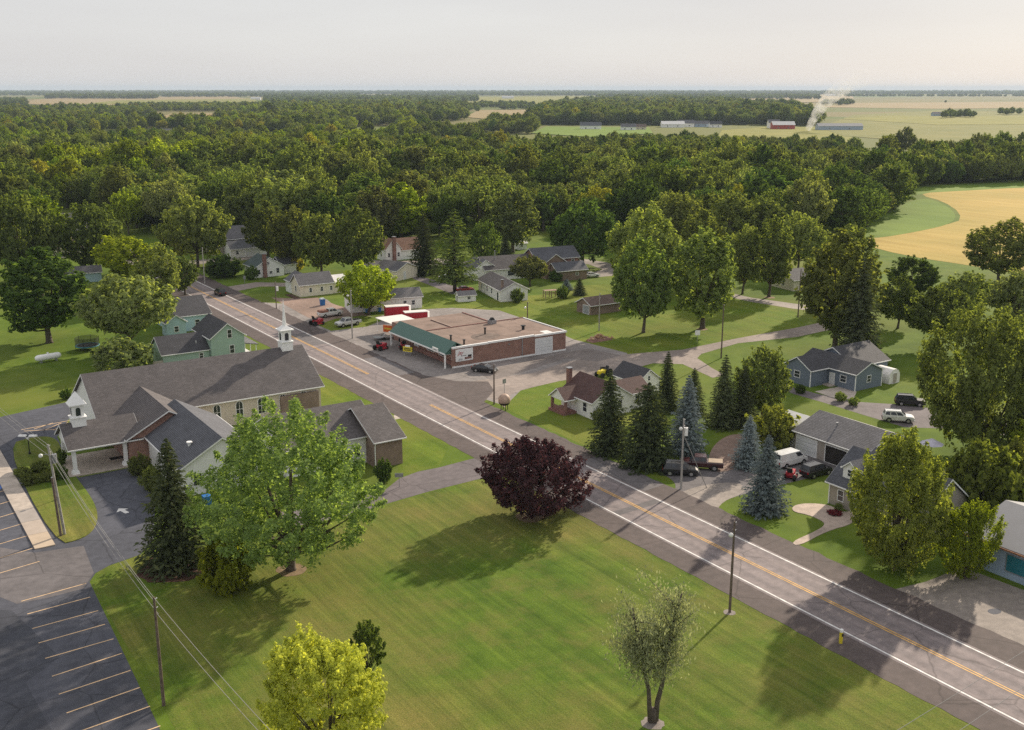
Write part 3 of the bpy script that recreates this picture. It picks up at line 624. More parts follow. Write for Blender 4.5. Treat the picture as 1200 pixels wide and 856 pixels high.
# --- red roofed house and its garage
rh = Bld('red_roofed_house', 'white house with dark red roof and front porch', 101.5, 130, cat='house')
rh.block(97.6,105.4,126,134.2,2.8,5.2,'y','white_side','red',.35); rh.block(104.2,110.2,127.2,132.4,2.6,4.2,'x','white_side','red',.3)
rh.block(95.4,99.8,130.2,134.0,2.5,3.9,'x','white_side','red',.3,z0=2.2); rh.chimney(99.4,134.6,0,6.2,.7)
rh.add('porch_floor', MB().box(95.0,97.55,130,134.2,0,.4), 'brick_dark')
for y in (130.3,133.9): rh.add('porch_pier', MB().box(95.4,95.8,y-.2,y+.2,.4,2.2), 'brick_dark')
rh.add('porch_rail', MB().box(95.5,95.62,130.5,133.7,.402,1.1), 'brick_dark')
rh.win('W',97.6,127.9,.9,.9,1.4); rh.win('S',126,100,1,.9,1.3); rh.win('S',126,103,1,.9,1.3); rh.win('S',127.2,107.6,1,.8,1.1); rh.door('W',97.6,132.2,.9)
wg = Bld('white_garage', 'white gabled garage with dark roof behind the red roofed house', 113.6, 134.5, cat='garage')
wg.block(111.2,116,131.4,138,2.7,4.5,'y','white_side','dark',.3); wg.win('S',131.4,113.6,2.75,.45,.7); wg.win('W',111.2,134.5,.9,.8,1)
# --- blue house with the drive
bl = Bld('slate_blue_house', 'slate blue house with grey gables at end of drive', 148, 120, cat='house')
bl.block(144.8,151.6,114.2,126.5,3.0,4.5,'y','slate_side','dark',.35); bl.block(140.4,146.5,120.2,126.2,3.0,4.7,'x','slate_side','dark',.35); bl.block(149,158,118,127.5,3.0,5.4,'x','slate_side','dark',.35)
bl.win('W',144.8,116.8,1.1,1.2,1.1); bl.win('S',114.2,148.2,1.2,.9,1.1); bl.door('W',144.8,119.2,1.0); bl.win('W',140.4,123.2,1.2,1.2,1.1)
for p in ((144.78,114.2),(151.62,114.2),(140.38,120.2)): bl.add('corner_board', MB().box(p[0]-.08,p[0]+.08,p[1]-.05,p[1]+.04,0,2.9), 'white_trim')
bl.add('step', MB().box(143.4,144.7,118.3,120.1,0,.2), 'concrete')
wt = Bld('garden_shed', 'small white arched shed behind the slate blue house', 154.8, 115.4, cat='shed')
n = 10; wt.add('shell', MB().extr([(153.4,0)] + [(154.8-1.4*math.cos(math.pi*i/n), 1.2+1.4*math.sin(math.pi*i/n)) for i in range(n+1)] + [(156.2,0)], 'y', 113.9, 117.4), 'white_roof'); wt.door('S',113.9,154.8,1.1,1.8,'grey_side')
# --- long grey garage and shingled cottage
lg = Bld('long_garage', 'long grey roofed garage with one open bay', 118, 93, cat='garage')
lg.block(112.8,123.2,86.5,98.6,3.0,4.9,'y','grey_side','light',.35); lg.garage('W',112.8,96.4,3.6,2.4); lg.garage('W',112.8,91.2,3.6,2.4,'shade_int')  # second bay stands open: a flat panel with the inner shade painted on
lg.block(113.8,120,98.9,103.5,2.7,3.9,'y','white_side','white_roof',.3); lg.vent(116,94,4.2,4.7,.1)
ct = Bld('cottage', 'warm grey cottage with slate roof and dormer behind leafy tree', 105.5, 77, cat='house')
ct.block(101.2,109.8,69,82.4,3.0,6.4,'y','grey_side','blue',.4); ct.block(109.5,114.5,74,84,2.8,4.6,'y','grey_side','light',.35)
ct.block(101.9,104.6,78.9,81.1,5.0,5.9,'x','white_side','blue',.2,z0=3.6); ct.win('W',101.9,80,4.1,.7,.8)
ct.win('W',101.2,80.6,.9,.8,1.3); ct.door('W',101.2,78.4,1.0); ct.add('corner_board', MB().box(101.1,101.26,82.28,82.42,0,2.9), 'white_trim'); ct.win('W',101.2,75.5,.9,.9,1.3)
# --- blue metal shed at the right edge
ms = Bld('metal_shed', 'weathered blue metal shed with rusty roof at right edge', 107, 54, cat='shed')
ms.block(100.2,114,44,62.6,3.3,5.4,'y','metal_blue','metal_roof',.3,trim=False); ms.add('rusty_gutter', MB().box(99.72,99.89,43.7,62.9,3.16,3.34), plain('rust', (.28,.13,.07), .8, .4, 3))
ms.win('W',100.2,56.2,.9,3.4,1.8,siding('teal corrugated panel',(.02,.17,.22),.3,.4,True),'shutter',False,frame='grey_metal'); ms.garage('W',100.2,49,4,2.6,'metal_blue')
# --- houses along the far side of the road
wh = Bld('white_house', 'cream white house with pale grey roof beside the road', 104, 248.5, cat='house')
wh.block(98.7,107.5,246,251.6,3.0,5.2,'x','cream_side','light',.35); wh.block(98.9,104.5,251.6,256,3.0,4.8,'y','white_side','light',.3); wh.block(107.5,114,246.4,252,2.7,4.0,'x','cream_side','white_roof',.3)
for x in (101.5,104.5,107): wh.win('S',246,x,1.0,.6,1.0)
wh.win('W',98.7,248.6,1.2,.8,1.2); wh.add('flower_bed', MB().box(96.6,98.2,244.6,250.8,0,.12), 'mulch')
h2 = Bld('chimney_house', 'white house with dark green roof and tall brick chimney', 103.2, 282, cat='house')
h2.block(99.2,107.4,278.6,287,2.8,5.2,'y','white_side','green',.35); h2.block(107.4,112,281,287,2.6,4.4,'x','white_side','blue',.3)
h2.win('S',278.6,100.2,.9,.8,1.3); h2.win('S',278.6,105.6,.9,.8,1.3); h2.win('S',278.6,103,3.4,.6,.6); h2.win('S',278.6,103.6,.8,.7,.7); h2.win('W',99.2,281,.9,.8,1.2); h2.win('W',99.2,285,.9,.8,1.2)
h2.chimney(101.8,278.2,0,6.4,.9)
fh = Bld('hipped_house', 'grey roofed house half hidden behind the chimney house', 112, 315, cat='house')
x, y = g(282,300); fh.cx, fh.cy = x, y+4; fh.root.location = (x, y+4, 0)
fh.block(x-7,x+8,y+3,y+13,5.0,8.2,'x','grey_side','light',.4); fh.block(x-4,x+8,y-3,y+2.95,2.7,4.6,'x','white_side','blue',.3)
fh.garage('S',y-3,x+3,4,2.2); fh.win('S',y-3,x-2,1,.8,1)
h3 = Bld('brown_roofed_house', 'white house with brown roof and brick chimney among trees', 146, 288, cat='house')
h3.block(142,147,285,291,3.6,6.4,'y','white_side','rust',.3); h3.block(146.8,154,285.4,291,3.0,6.0,'x','white_side','rust',.3); h3.chimney(144.6,284.6,0,7.2,.9)
h3.win('S',285,143,1.2,.7,1.2); h3.win('S',285,146.2,1.2,.6,1.2); h3.win('W',142,288,1.2,.8,1.2)
g1 = Bld('cream_garage', 'cream gabled garage with pale roof by the back drive', 131.6, 258.5, 22, 'garage')
g1.block(127.2,136,254.5,262.5,2.7,4.4,'y','cream_side','light',.3); g1.door('S',254.5,130.6,.9); g1.win('W',127.2,258,1,.8,1)
lw = Bld('low_white_building', 'low white building behind the yellow green tree', 109.5, 223, -14, 'building')
lw.block(101.5,118.5,219.6,226.6,2.8,4.3,'x','white_side','light',.3); lw.win('S',219.6,114.4,1,.7,1.0); lw.win('S',219.6,116.4,1,.7,1.0); lw.win('S',219.6,104,1,.7,1); lw.door('S',219.6,106.5)
lw.add('blue_drum', MB().cyl(105.2,218.9,0,.9,.35,10), 'tarp'); lw.add('blue_drum', MB().cyl(108.2,218.9,0,.9,.35,10), 'tarp')
w5 = Bld('ranch_house', 'white ranch house with grey roof on the lawn behind store', 142, 221, -13, 'house')
w5.block(138.6,145.6,212.5,229.5,2.8,4.5,'y','white_side','grey',.35); w5.win('S',212.5,143.6,1.1,.9,1); w5.chimney(139.4,213.6,0,5.2,.5,'brick_brown')
for y in (219,222.5,226.5): w5.win('W',138.6,y,1,.8,1.2)
w5.door('W',138.6,214.6,1.1,2.0,'glass'); w5.door('W',138.6,216.4,1.0,2.0)
x, y = g(598,328); w6 = Bld('hidden_white_house', 'white house with grey hip roof behind the ranch house', x, y+5, -10, 'house')
w6.block(x-6,x+8,y+1,y+9,3.0,5.8,'x','white_side','grey',.4); w6.block(x-9,x-2,y+2,y+9.5,3.0,5.4,'y','white_side','light',.3); w6.win('S',y+1,x+5,1,2,1.3); w6.win('S',y+1,x+1.5,1,2,1.3); w6.vent(x-2,y+4,5,7.4,.12)
sh = Bld('brown_shed', 'low weathered brown shed on the lawn behind the store', 150.5, 191.8, 0, 'shed')
sh.block(145.6,155.4,189.2,194.6,2.2,3.5,'x','brick_brown','brown',.35); sh.garage('W',145.6,191,2.2,1.9,siding('weathered grey boards',(.33,.35,.37),.2,.7,True))
bk = Bld('brick_house', 'two storey brown brick house with dark blue roof', 171, 233, -8, 'house')
bk.block(165.5,174.5,228.5,234.5,2.7,4.4,'x','brick_brown','blue',.35); bk.block(163,176,236,244,5.0,7.4,'x','brick','blue',.4); bk.block(164,170,232.5,238,4.6,6.6,'y','brick_brown','blue',.35)
bk.win('S',228.5,171.5,1.3,.8,.7); bk.win('S',236,174.2,3.4,.9,.9); bk.win('W',165.5,231.5,1,.8,1); bk.win('S',236,167,3.2,.9,1.1)
ss = Bld('play_shed', 'tiny white shed with grey roof on the lawn', 130.6, 219.6, -12, 'shed')
ss.block(128.4,132.8,218.4,220.9,1.5,2.3,'x','white_side','blue',.2); ss.door('W',128.4,219.6,.7,1.3,'shade_int'); ss.win('S',218.4,131,.6,.7,.6)
x, y = g(945,338); rb = Bld('lane_house', 'grey house half hidden behind the tall dark tree', x, y, -8, 'house')
rb.block(x-6,x+8,y-2,y+7,2.8,4.8,'x','cream_side','dark',.4); rb.win('W',x-6,y+2,1,.8,1); rb.win('S',y-2,x-3,1,.9,1.1); rb.win('S',y-2,x+3,1,.9,1.1)
# partly hidden houses at the left
for px, py, nm, lb, w, l, e, r, wall, roof in ((78,300,'gable_house','tan gabled house glimpsed between the left trees',8,9,3,5.6,'tan_side','brown'),(98,330,'aqua_shed','low aqua shed glimpsed beside the big dark tree',9,4,2.6,4,'blue_side','light'),(8,300,'dark_house','dark roofed house at the left edge among trees',10,9,3,5.4,'white_side','red'),(78,270,'grey_roof_house','grey roofed house hidden deep in left trees',14,9,3.2,6,'white_side','light'),(610,292,'yard_shed','small white shed on far grass by the woods',3,3,2,3,'white_side','white_roof')):
    x, y = g(px, py); b = Bld(nm, lb, x, y, RND.uniform(-12,12), 'shed' if 'shed' in nm else 'house')
    b.block(x-w/2,x+w/2,y-l/2,y+l/2,e,r,'x',wall,roof,.3); b.win('S',y-l/2,x-w*.2,1,.8,.9); b.win('W',x-w/2,y,1,.8,.9)
# ------------------------------------------------------------------ vehicles
def paint(name, c, rough=.28):
    m, N, L, B = newmat(name); B.inputs['Base Color'].default_value = rgb(c); B.inputs['Roughness'].default_value = rough; B.inputs['Coat Weight'].default_value = .5; B.inputs['Coat Roughness'].default_value = .08
    p = posn(N); L.new(ramp(N, L, noise(N, L, 1.2, 4, p), [(.3, [x*.85 for x in c]), (.7, [min(1,x*1.08) for x in c])]), B.inputs['Base Color']); return m
P = {'white': paint('white car paint', (.72,.72,.71)), 'black': paint('black car paint', (.014,.014,.017)), 'silver': paint('silver car paint', (.52,.52,.50)), 'red': paint('red car paint', (.32,.02,.02)), 'maroon': paint('dark maroon car paint', (.05,.012,.014))}
M['tyre'] = plain('tyre rubber', (.018,.018,.018), .85); M['rim'] = plain('alloy rim', (.5,.5,.5), .3, .1, 3, .7); M['head'] = plain('headlight lens', (.7,.7,.68), .1); M['tail'] = plain('tail light lens', (.35,.012,.012), .2); M['chrome'] = plain('chrome', (.55,.55,.55), .2, .1, 2, .9)
def loft(secs):
    mb = MB(); n = 8; vs = []
    for x, zb, zt, hw in secs:
        vs += [(x,-hw*.9,zb),(x,-hw,zb+.16),(x,-hw,zt-.14),(x,-hw*.92,zt),(x,hw*.92,zt),(x,hw,zt-.14),(x,hw,zb+.16),(x,hw*.9,zb)]
    fs = [tuple(range(n)), tuple((len(secs)-1)*n + i for i in range(n-1,-1,-1))]
    for i in range(len(secs)-1): fs += [(i*n+k, i*n+(k+1)%n, (i+1)*n+(k+1)%n, (i+1)*n+k) for k in range(n)]
    return mb.add(vs, fs)
def panel(q, i0, i1, j0, j1, t=.012):                  # a pane set 12 mm proud of quad q
    q = [Vector(p) for p in q]; nrm = (q[1]-q[0]).cross(q[3]-q[0]).normalized()
    at = lambda i, j: q[0]*(1-i)*(1-j) + q[1]*i*(1-j) + q[2]*i*j + q[3]*(1-i)*j
    a = [at(i0,j0), at(i1,j0), at(i1,j1), at(i0,j1)]
    return MB().add([p + nrm*.002 for p in a] + [p + nrm*t for p in a], [(3,2,1,0),(4,5,6,7),(0,1,5,4),(1,2,6,5),(2,3,7,6),(3,0,4,7)])
KIND = {  # lower body sections, cabin (base x0,x1,hw,z; top x0,x1,hw,z), wheel x positions, radius
 'suv': dict(L=4.7, secs=[(-2.35,.5,.95,.82),(-2.25,.32,1.08,.92),(-1.2,.3,1.1,.94),(1.0,.3,1.1,.94),(2.0,.32,1.02,.9),(2.3,.36,.86,.82),(2.36,.45,.72,.74)], cab=((-2.25,1.15,.90,1.08),(-1.95,.35,.70,1.74)), wh=(-1.4,1.42), r=.37),
 'sedan': dict(L=4.7, secs=[(-2.35,.45,.85,.78),(-2.25,.3,.98,.88),(-1.3,.26,1.0,.91),(1.0,.26,.98,.91),(1.9,.28,.88,.87),(2.25,.32,.74,.78),(2.33,.4,.62,.7)], cab=((-1.75,1.15,.86,.97),(-1.05,.25,.66,1.42)), wh=(-1.38,1.42), r=.33),
 'pickup': dict(L=5.8, secs=[(-2.9,.55,1.1,.9),(-2.85,.45,1.18,.98),(-.6,.42,1.18,1.0),(1.5,.42,1.16,1.0),(2.6,.44,1.1,.96),(2.85,.5,.98,.9),(2.9,.55,.8,.86)], cab=((-.75,1.65,.94,1.16),(-.55,.95,.74,1.86)), wh=(-1.75,1.85), r=.4),
 'van': dict(L=5.4, secs=[(-2.7,.5,1.2,.95),(-2.65,.35,1.25,1.0),(1.2,.34,1.25,1.0),(2.1,.36,1.12,.96),(2.6,.42,.95,.88),(2.7,.5,.8,.8)], cab=((-2.66,1.95,.97,1.24),(-2.6,1.0,.86,2.1)), wh=(-1.6,1.75), r=.37)}
def vehicle(name, label, kind, col, loc, head, group=None, bed=None):
    k = KIND[kind]; t = thing(name, label, 'car' if kind in ('suv','sedan') else ('pickup truck' if kind == 'pickup' else 'van'), (loc[0], loc[1], .012), head, group)
    pm = P[col]; loft(k['secs']).build('body', pm, t)
    (b0,b1,bw,bz),(t0,t1,tw,tz) = k['cab']
    cb = MB().frus((b0,b1,-bw,bw), bz-.04, (t0,t1,-tw,tw), tz).build('cabin', pm, t)
    B = [(b0,-bw,bz),(b1,-bw,bz),(b1,bw,bz),(b0,bw,bz)]; T = [(t0,-tw,tz),(t1,-tw,tz),(t1,tw,tz),(t0,tw,tz)]
    right = (B[0],B[1],T[1],T[0]); front = (B[1],B[2],T[2],T[1]); left = (B[2],B[3],T[3],T[2]); rear = (B[3],B[0],T[0],T[3])
    panel(front,.07,.93,.08,.92).build('windscreen', M['glass'], t); panel(rear,.12,.88,.25,.88).build('rear_window', M['glass'], t)
    splits = {'suv': ((.06,.28),(.33,.6),(.64,.9)), 'sedan': ((.1,.45),(.5,.88)), 'pickup': ((.06,.42),(.48,.9)), 'van': ((.72,.95),)}[kind]
    for a, b in splits:
        panel(right,a,b,.18,.86).build('side_window', M['glass'], t); panel(left,1-b,1-a,.18,.86).build('side_window', M['glass'], t)
    hw = k['secs'][2][3]; r = k['r']
    for x in k['wh']:
        for sg in (-1, 1):
            y = sg*(hw-.10)
            MB().tube([(x,sg*(hw-.3),r+.02),(x,sg*(hw+.004),r+.02)], r*1.14, 16).build('wheel_arch', M['black'], t)
            w = MB().tube([(x,y-.12,r),(x,y+.12,r)], r, 16).build('wheel', M['tyre'], t)
            MB().tube([(x,sg*(hw+.021),r),(x,sg*(hw+.032),r)], r*.62, 12).build('rim', M['rim'], w)
    fx = k['secs'][-1][0]; fz = (k['secs'][-2][1]+k['secs'][-2][2])/2+.08; rx = k['secs'][0][0]
    for sg in (-1, 1):
        MB().box(fx-.14,fx+.02,sg*.62-.17,sg*.62+.17,fz-.08,fz+.08).build('headlight', M['head'], t)
        MB().box(rx-.02,rx+.08,sg*.68-.12,sg*.68+.12,.72,.98).build('tail_light', M['tail'], t)
        MB().box(b1-.35,b1-.2,sg*(bw+.02)-.09*(1-sg)/1-.0,sg*(bw+.02)+.09*(1+sg),bz+.02,bz+.16).build('mirror', pm, t)
    MB().box(fx-.1,fx+.03,-.4,.4,fz-.1,fz+.06).build('grille', M['black'], t)
    MB().box(fx-.12,fx+.05,-.8,.8,k['secs'][-1][1]-.1,k['secs'][-1][1]+.04).build('bumper', M['chrome'] if kind == 'pickup' else pm, t)
    MB().box(rx-.05,rx+.1,-.8,.8,k['secs'][0][1]-.08,k['secs'][0][1]+.08).build('bumper', M['chrome'] if kind == 'pickup' else M['black'], t)
    if kind == 'suv':
        for sg in (-1, 1): MB().box(t0+.1,t1-.1,sg*(tw-.1)-.02,sg*(tw-.1)+.02,tz+.002,tz+.06).build('roof_rail', M['chrome'], t)
    if kind == 'pickup':
        zt = k['secs'][1][2]
        if bed: MB().frus((-2.8,-.85,-.88,.88),zt-.02,(-2.75,-.9,-.8,.8),zt+(.5 if bed == 'cap' else .06)).build('bed_cover', plain('bed cover '+label[:8], (.30,.14,.10) if bed == 'cap' else (.36,.28,.20), .6), t)
        else: MB().box(-2.78,-.85,-.78,.78,zt-.3,zt+.004).build('bed_shade', M['shade_int'], t)  # flat dark slab on the bed, shade of the recess put into its colour
        MB().box(-2.915,-2.86,-.8,.8,.72,1.1).build('tailgate', pm, t)
    return t
def pv(px, py, dx=0, dy=0): x, y = g(px, py); return (x+dx, y+dy)
D = math.radians
vehicle('sport_utility_car', 'black SUV driving on the highway far from camera', 'suv', 'black', pv(258,346), D(90))
vehicle('pickup_truck', 'white pickup with rusty brown bed cap', 'pickup', 'white', pv(387,371), D(5), bed='cap')
vehicle('pickup_truck', 'silver pickup parked nose to the road', 'pickup', 'silver', pv(408,382), D(-172))
vehicle('sedan_car', 'black sedan parked beside the brick store', 'sedan', 'black', pv(568,436), D(-55))
vehicle('sport_utility_car', 'white SUV on the blue house drive', 'suv', 'white', pv(1052,494), D(-47))
vehicle('sport_utility_car', 'dark car in tree shade beside white SUV', 'suv', 'black', pv(1066,475), D(-47))
vehicle('sport_utility_car', 'black car parked at the foot of a utility pole', 'suv', 'black', pv(797,556), D(-40))
vehicle('pickup_truck', 'dark maroon pickup with tan bed cover', 'pickup', 'maroon', pv(822,549), D(135), bed='flat')
vehicle('delivery_van', 'white van parked by the garage', 'van', 'white', pv(925,545), D(0))
vehicle('sport_utility_car', 'black SUV with roof rails outside open garage bay', 'suv', 'black', pv(956,557), D(0))
vehicle('sedan_car', 'white car parked by the brick house', 'sedan', 'white', pv(693,325), D(-20))
vehicle('sedan_car', 'red car beside the tall pine', 'sedan', 'red', pv(545,342), D(-20))
vehicle('sedan_car', 'white car half hidden left of the tall pine', 'sedan', 'white', pv(524,328), D(-20))
# --- small vehicles, machines and trailers on the store lot
def mower(label, px, py, head, col='red_paint', name='riding_mower', s=1.0):
    x, y = g(px, py); t = thing(name, label, 'mower', (x, y, .01), head); t.scale = (s,s,s)
    loft([(-.4,.4,.75,.42),(.1,.36,.8,.42),(.75,.36,.85,.36),(.95,.4,.78,.3)]).build('body', M[col], t)
    MB().box(-.25,.6,-.62,.62,.16,.32).build('deck', M[col], t); st_ = MB().box(-.45,.05,-.28,.28,.76,.9).build('seat', M['black'], t)
    MB().frus((-.5,-.38,-.28,.28),.9,(-.62,-.5,-.26,.26),1.3).build('backrest', M['black'], t); MB().tube([(.2,0,.78),(.1,0,1.15)], .03, 6).build('steering_column', M['black'], t)
    for px_, r, w in ((-.55,.32,.24),(.7,.22,.16)):
        for sg in (-1,1): MB().tube([(px_,sg*.52-w/2,r),(px_,sg*.52+w/2,r)], r, 12).build('wheel', M['tyre'], t)
    return t
mower('red riding mower nearest the road by the canopy', 446, 410, D(20), s=1.5)
mower('red riding mower under the canopy front', 473, 409, D(70), s=1.4)
mower('red riding mower deep under the canopy end', 474, 400, D(40), s=1.3)
mower('small red machine beside the white pickup', 371, 381, D(10), s=1.6)
mower('red and black quad bike between the parked cars', 926, 561, D(30), name='quad_bike', s=1.3)
x, y = g(708,441); tr = thing('yellow_tractor', 'yellow tractor behind the red roofed house', 'tractor', (x, y, .01), D(190))
loft([(-.6,.7,1.2,.5),(.2,.6,1.25,.45),(1.4,.6,1.2,.38),(1.6,.65,1.1,.3)]).build('body', M['yellow'], tr); MB().box(-.7,-.1,-.35,.35,1.2,1.35).build('seat', M['black'], tr); MB().frus((-.8,-.65,-.35,.35),1.35,(-.95,-.8,-.3,.3),1.8).build('backrest', M['black'], tr); MB().cyl(1.0,0,1.2,2.0,.05,6).build('exhaust', M['black'], tr)
for px_, r, w in ((-.5,.75,.4),(1.2,.45,.25)):
    for sg in (-1,1): MB().tube([(px_,sg*.75-w/2,r),(px_,sg*.75+w/2,r)], r, 14).build('wheel', M['tyre'], tr)
def trailer(label, px, py, head, l=5.2, h=2.4):
    x, y = g(px, py); t = thing('box_trailer', label, 'trailer', (x, y, .01), head)
    MB().box(-l/2,l/2,-1.1,1.1,.55,.55+h).build('box', M['red_paint'], t); MB().box(-l/2-.03,l/2+.03,-1.13,1.13,.552+h,.68+h).build('roof', M['white_roof'], t)
    MB().add([(l/2+.002,-1.1,.55),(l/2+.002,1.1,.55),(l/2+.002,1.1,.55+h),(l/2+.002,-1.1,.55+h),(l/2+.7,0,.55),(l/2+.7,0,.5+h)],[(0,1,4),(3,5,2),(0,4,5,3),(1,2,5,4),(0,3,2,1)]).build('nose', M['white_trim'], t)
    MB().box(-l/2-.01,l/2+.01,-1.12,-1.102,.56,.8).build('stripe', M['white_trim'], t); MB().box(-l/2,l/2+1.5,-.08,.08,.38,.5).build('drawbar', M['black'], t)
    for sg in (-1,1):
        for dx in (-.5,.5): MB().tube([(dx,sg*1.02-.1,.36),(dx,sg*1.02+.1,.36)], .36, 12).build('wheel', M['tyre'], t)
    return t
trailer('red box trailer with white roof behind the silver pickup', 465, 374, D(-15)); trailer('red box trailer with white roof behind the store canopy', 487, 380, D(-15), 5.0, 2.2)
x, y = g(455,396); ob = thing('orange_sign', 'orange roadside sign board on white legs by the canopy', 'sign', (x, y, 0), D(-57))
b_ = MB().box(-1.1,1.1,-.12,.12,1.2,2.6).build('board', M['orange'], ob)
for sg in (-1,1): MB().box(sg*.95-.06,sg*.95+.06,-.06,.06,0,1.2).build('leg', M['white_trim'], ob)
for i, (a, w) in enumerate(((-.55,.35),(-.1,.35),(.3,.3),(.65,.25))): MB().box(a-w/2,a+w/2,-.14,-.121,1.8,2.1).build('letter', M['yellow'], b_)
x, y = g(478,417); yb = thing('yellow_sign', 'small yellow portable sign with wheels before the store', 'sign', (x, y, 0), D(-60))
b_ = MB().box(-1.0,1.0,-.15,.15,.8,1.75).build('board', M['yellow'], yb); MB().box(-.5,.5,-.12,.12,1.752,2.05).build('top_panel', M['white_trim'], yb); MB().box(-1.03,1.03,-.17,.17,.68,.798).build('frame', M['grey_metal'], yb)
for i in range(2): MB().box(-.75,.75,-.17,-.152,1.05+.3*i,1.2+.3*i).build('letter_row', M['black'], b_)
for sg in (-1,1): MB().tube([(sg*.6,-.35,.0),(sg*.6,0,.7),(sg*.6,.35,0)], .04, 5).build('leg', M['grey_metal'], yb)
x, y = g(449,398); ft = thing('flatbed_trailer', 'low flatbed trailer behind the orange sign', 'trailer', (x, y, 0), D(-10))
MB().box(-2,2,-.9,.9,.5,.62).build('deck', M['grey_metal'], ft); MB().box(2,3.2,-.06,.06,.45,.55).build('drawbar', M['black'], ft)
for sg in (-1,1): MB().tube([(0,sg*.98-.1,.33),(0,sg*.98+.1,.33)], .33, 12).build('wheel', M['tyre'], ft)
# --- yard things
x, y = g(57,424); pt = thing('propane_tank', 'white horizontal propane tank on the left lawn', 'tank', (x, y, 0), D(10))
prof = [(-2.45,.05),(-2.35,.32),(-2.1,.52),(-1.8,.6),(1.8,.6),(2.1,.52),(2.35,.32),(2.45,.05)]
MB().tube([(a,0,.95) for a,_ in prof], [r for _,r in prof], 16).build('vessel', M['white_trim'], pt, True)
for sg in (-1,1): MB().box(sg*1.4-.12,sg*1.4+.12,-.45,.45,0,.48).build('saddle', M['grey_metal'], pt)
MB().cyl(0,0,1.5,1.8,.18,10).build('valve_dome', M['white_trim'], pt)
x, y = g(103,410); tp = thing('trampoline', 'round trampoline with dark net under the pale tree', 'trampoline', (x, y, 0))
MB().cyl(0,0,.85,.88,2.1,24).build('mat', M['black'], tp); MB().tube([(2.2*math.cos(a*math.pi/12),2.2*math.sin(a*math.pi/12),.87) for a in range(25)], .12, 6, False).build('rim', plain('teal pad',(.05,.2,.25)), tp)
for i in range(6):
    a = i*math.pi/3; MB().tube([(2.25*math.cos(a),2.25*math.sin(a),0),(2.25*math.cos(a),2.25*math.sin(a),2.6)], .04, 5).build('net_post', M['black'], tp)
nt, N_, L_, B_ = newmat('mesh net'); tb = N_.new('ShaderNodeBsdfTransparent'); mx_ = N_.new('ShaderNodeMixShader'); mx_.inputs[0].default_value = .5; B_.inputs['Base Color'].default_value = (.02,.02,.025,1)
L_.new(tb.outputs[0], mx_.inputs[1]); L_.new(B_.outputs[0], mx_.inputs[2]); L_.new(mx_.outputs[0], N_['Material Output'].inputs[0])
MB().tube([(0,0,.95),(0,0,2.55)], 2.15, 24, False).build('safety_net', nt, tp)
x, y = g(591,481); rt = thing('tank_on_legs', 'rounded rusty tank on legs beside the road corner', 'tank', (x, y, 0), D(35))
MB().ball((0,0,1.75), 1.0, 14, 10).build('vessel', plain('rusty cream metal', (.42,.30,.23), .6, .35, 1.5), rt, True); MB().tube([(0,0,1.0),(0,0,1.3)], [.75,.95], 14).build('band', M['black'], rt)
for dx, dy in ((-.5,-.4),(.5,-.4),(.5,.4),(-.5,.4)): MB().tube([(dx,dy,0),(dx*.8,dy*.8,1.4)], .06, 6).build('leg', M['black'], rt)
x, y = g(702,399); fw = thing('firewood_pile', 'pile of split firewood on the lawn behind the store', 'woodpile', (x, y, 0))
lr = random.Random(5); logm = [plain('split log '+str(i), c, .9, .3, 4) for i, c in enumerate(((.42,.27,.16),(.33,.19,.11),(.5,.36,.24)))]
lme = [MB().tube([(-.32,0,0),(.32,0,0)], .17, 6).mesh('log', mm) for mm in logm]
for i in range(110):
    r = abs(lr.gauss(0,1)); a = lr.uniform(0,6.28); dx, dy = 3.0*r*.42*math.cos(a), 1.3*r*.42*math.sin(a)
    hz = max(.12, 1.25*(1-(dx/2.8)**2-(dy/1.4)**2)*lr.uniform(.2,1))
    o = part('log', lr.choice(lme), fw, (dx,dy,hz), 0); o.rotation_euler = (lr.uniform(-.3,.3), lr.uniform(-.5,.5), lr.uniform(0,6.28)); o.scale = (lr.uniform(.8,1.3),)*3
MB().frus((-2.6,2.6,-1.2,1.2),0,(-1.2,1.2,-.5,.5),.75).build('core', M['brick_dark'], fw)
# small posts, signs, bins
def post_sign(label, px, py, h, w, hh, mat, head=-33, name='road_sign', pm='grey_metal'):
    x, y = g(px, py); t = thing(name, label, 'sign', (x, y, 0), D(head))
    MB().cyl(0,0,0,h-hh,.045,6).build('post', M[pm], t); MB().box(-w/2,w/2,-.03,.03,h-hh,h).build('plate', M[mat] if isinstance(mat,str) else mat, t); return t
x, y = g(985,754); mk = thing('pipeline_marker', 'yellow marker post at the near road edge', 'marker', (x, y, 0))
MB().cyl(0,0,0,1.15,.17,10).build('post', M['yellow'], mk); MB().tube([(0,0,1.152),(0,0,1.4),(0,0,1.48)], [.17,.17,.04], 10).build('cap', M['white_trim'], mk); MB().box(-.11,.11,-.185,-.172,.75,1.05).build('label_plate', M['black'], mk)
post_sign('small sign on thin post beside the church drive', 468, 571, 1.9, 1.1, .55, 'grey_metal')
post_sign('stop sign seen from behind at the side street corner', 591, 464, 2.9, .75, .75, 'grey_metal', 10)
post_sign('white sign on post beside the side street', 817, 402, 2.6, 1.0, 1.0, 'white_trim', -33)
post_sign('small sign on post before the chimney house', 287, 335, 2.6, .6, .9, 'grey_metal')
fb = post_sign('red white and blue banner before the dark spruces', 709, 530, 3.0, .75, 2.0, 'white_trim', -33, 'banner')
MB().box(-.375,.375,-.045,-.032,2.15,2.65).build('red_band', M['orange'], fb); MB().box(-.375,.375,-.045,-.032,1.15,1.7).build('blue_band', plain('pale blue cloth',(.3,.45,.65)), fb)
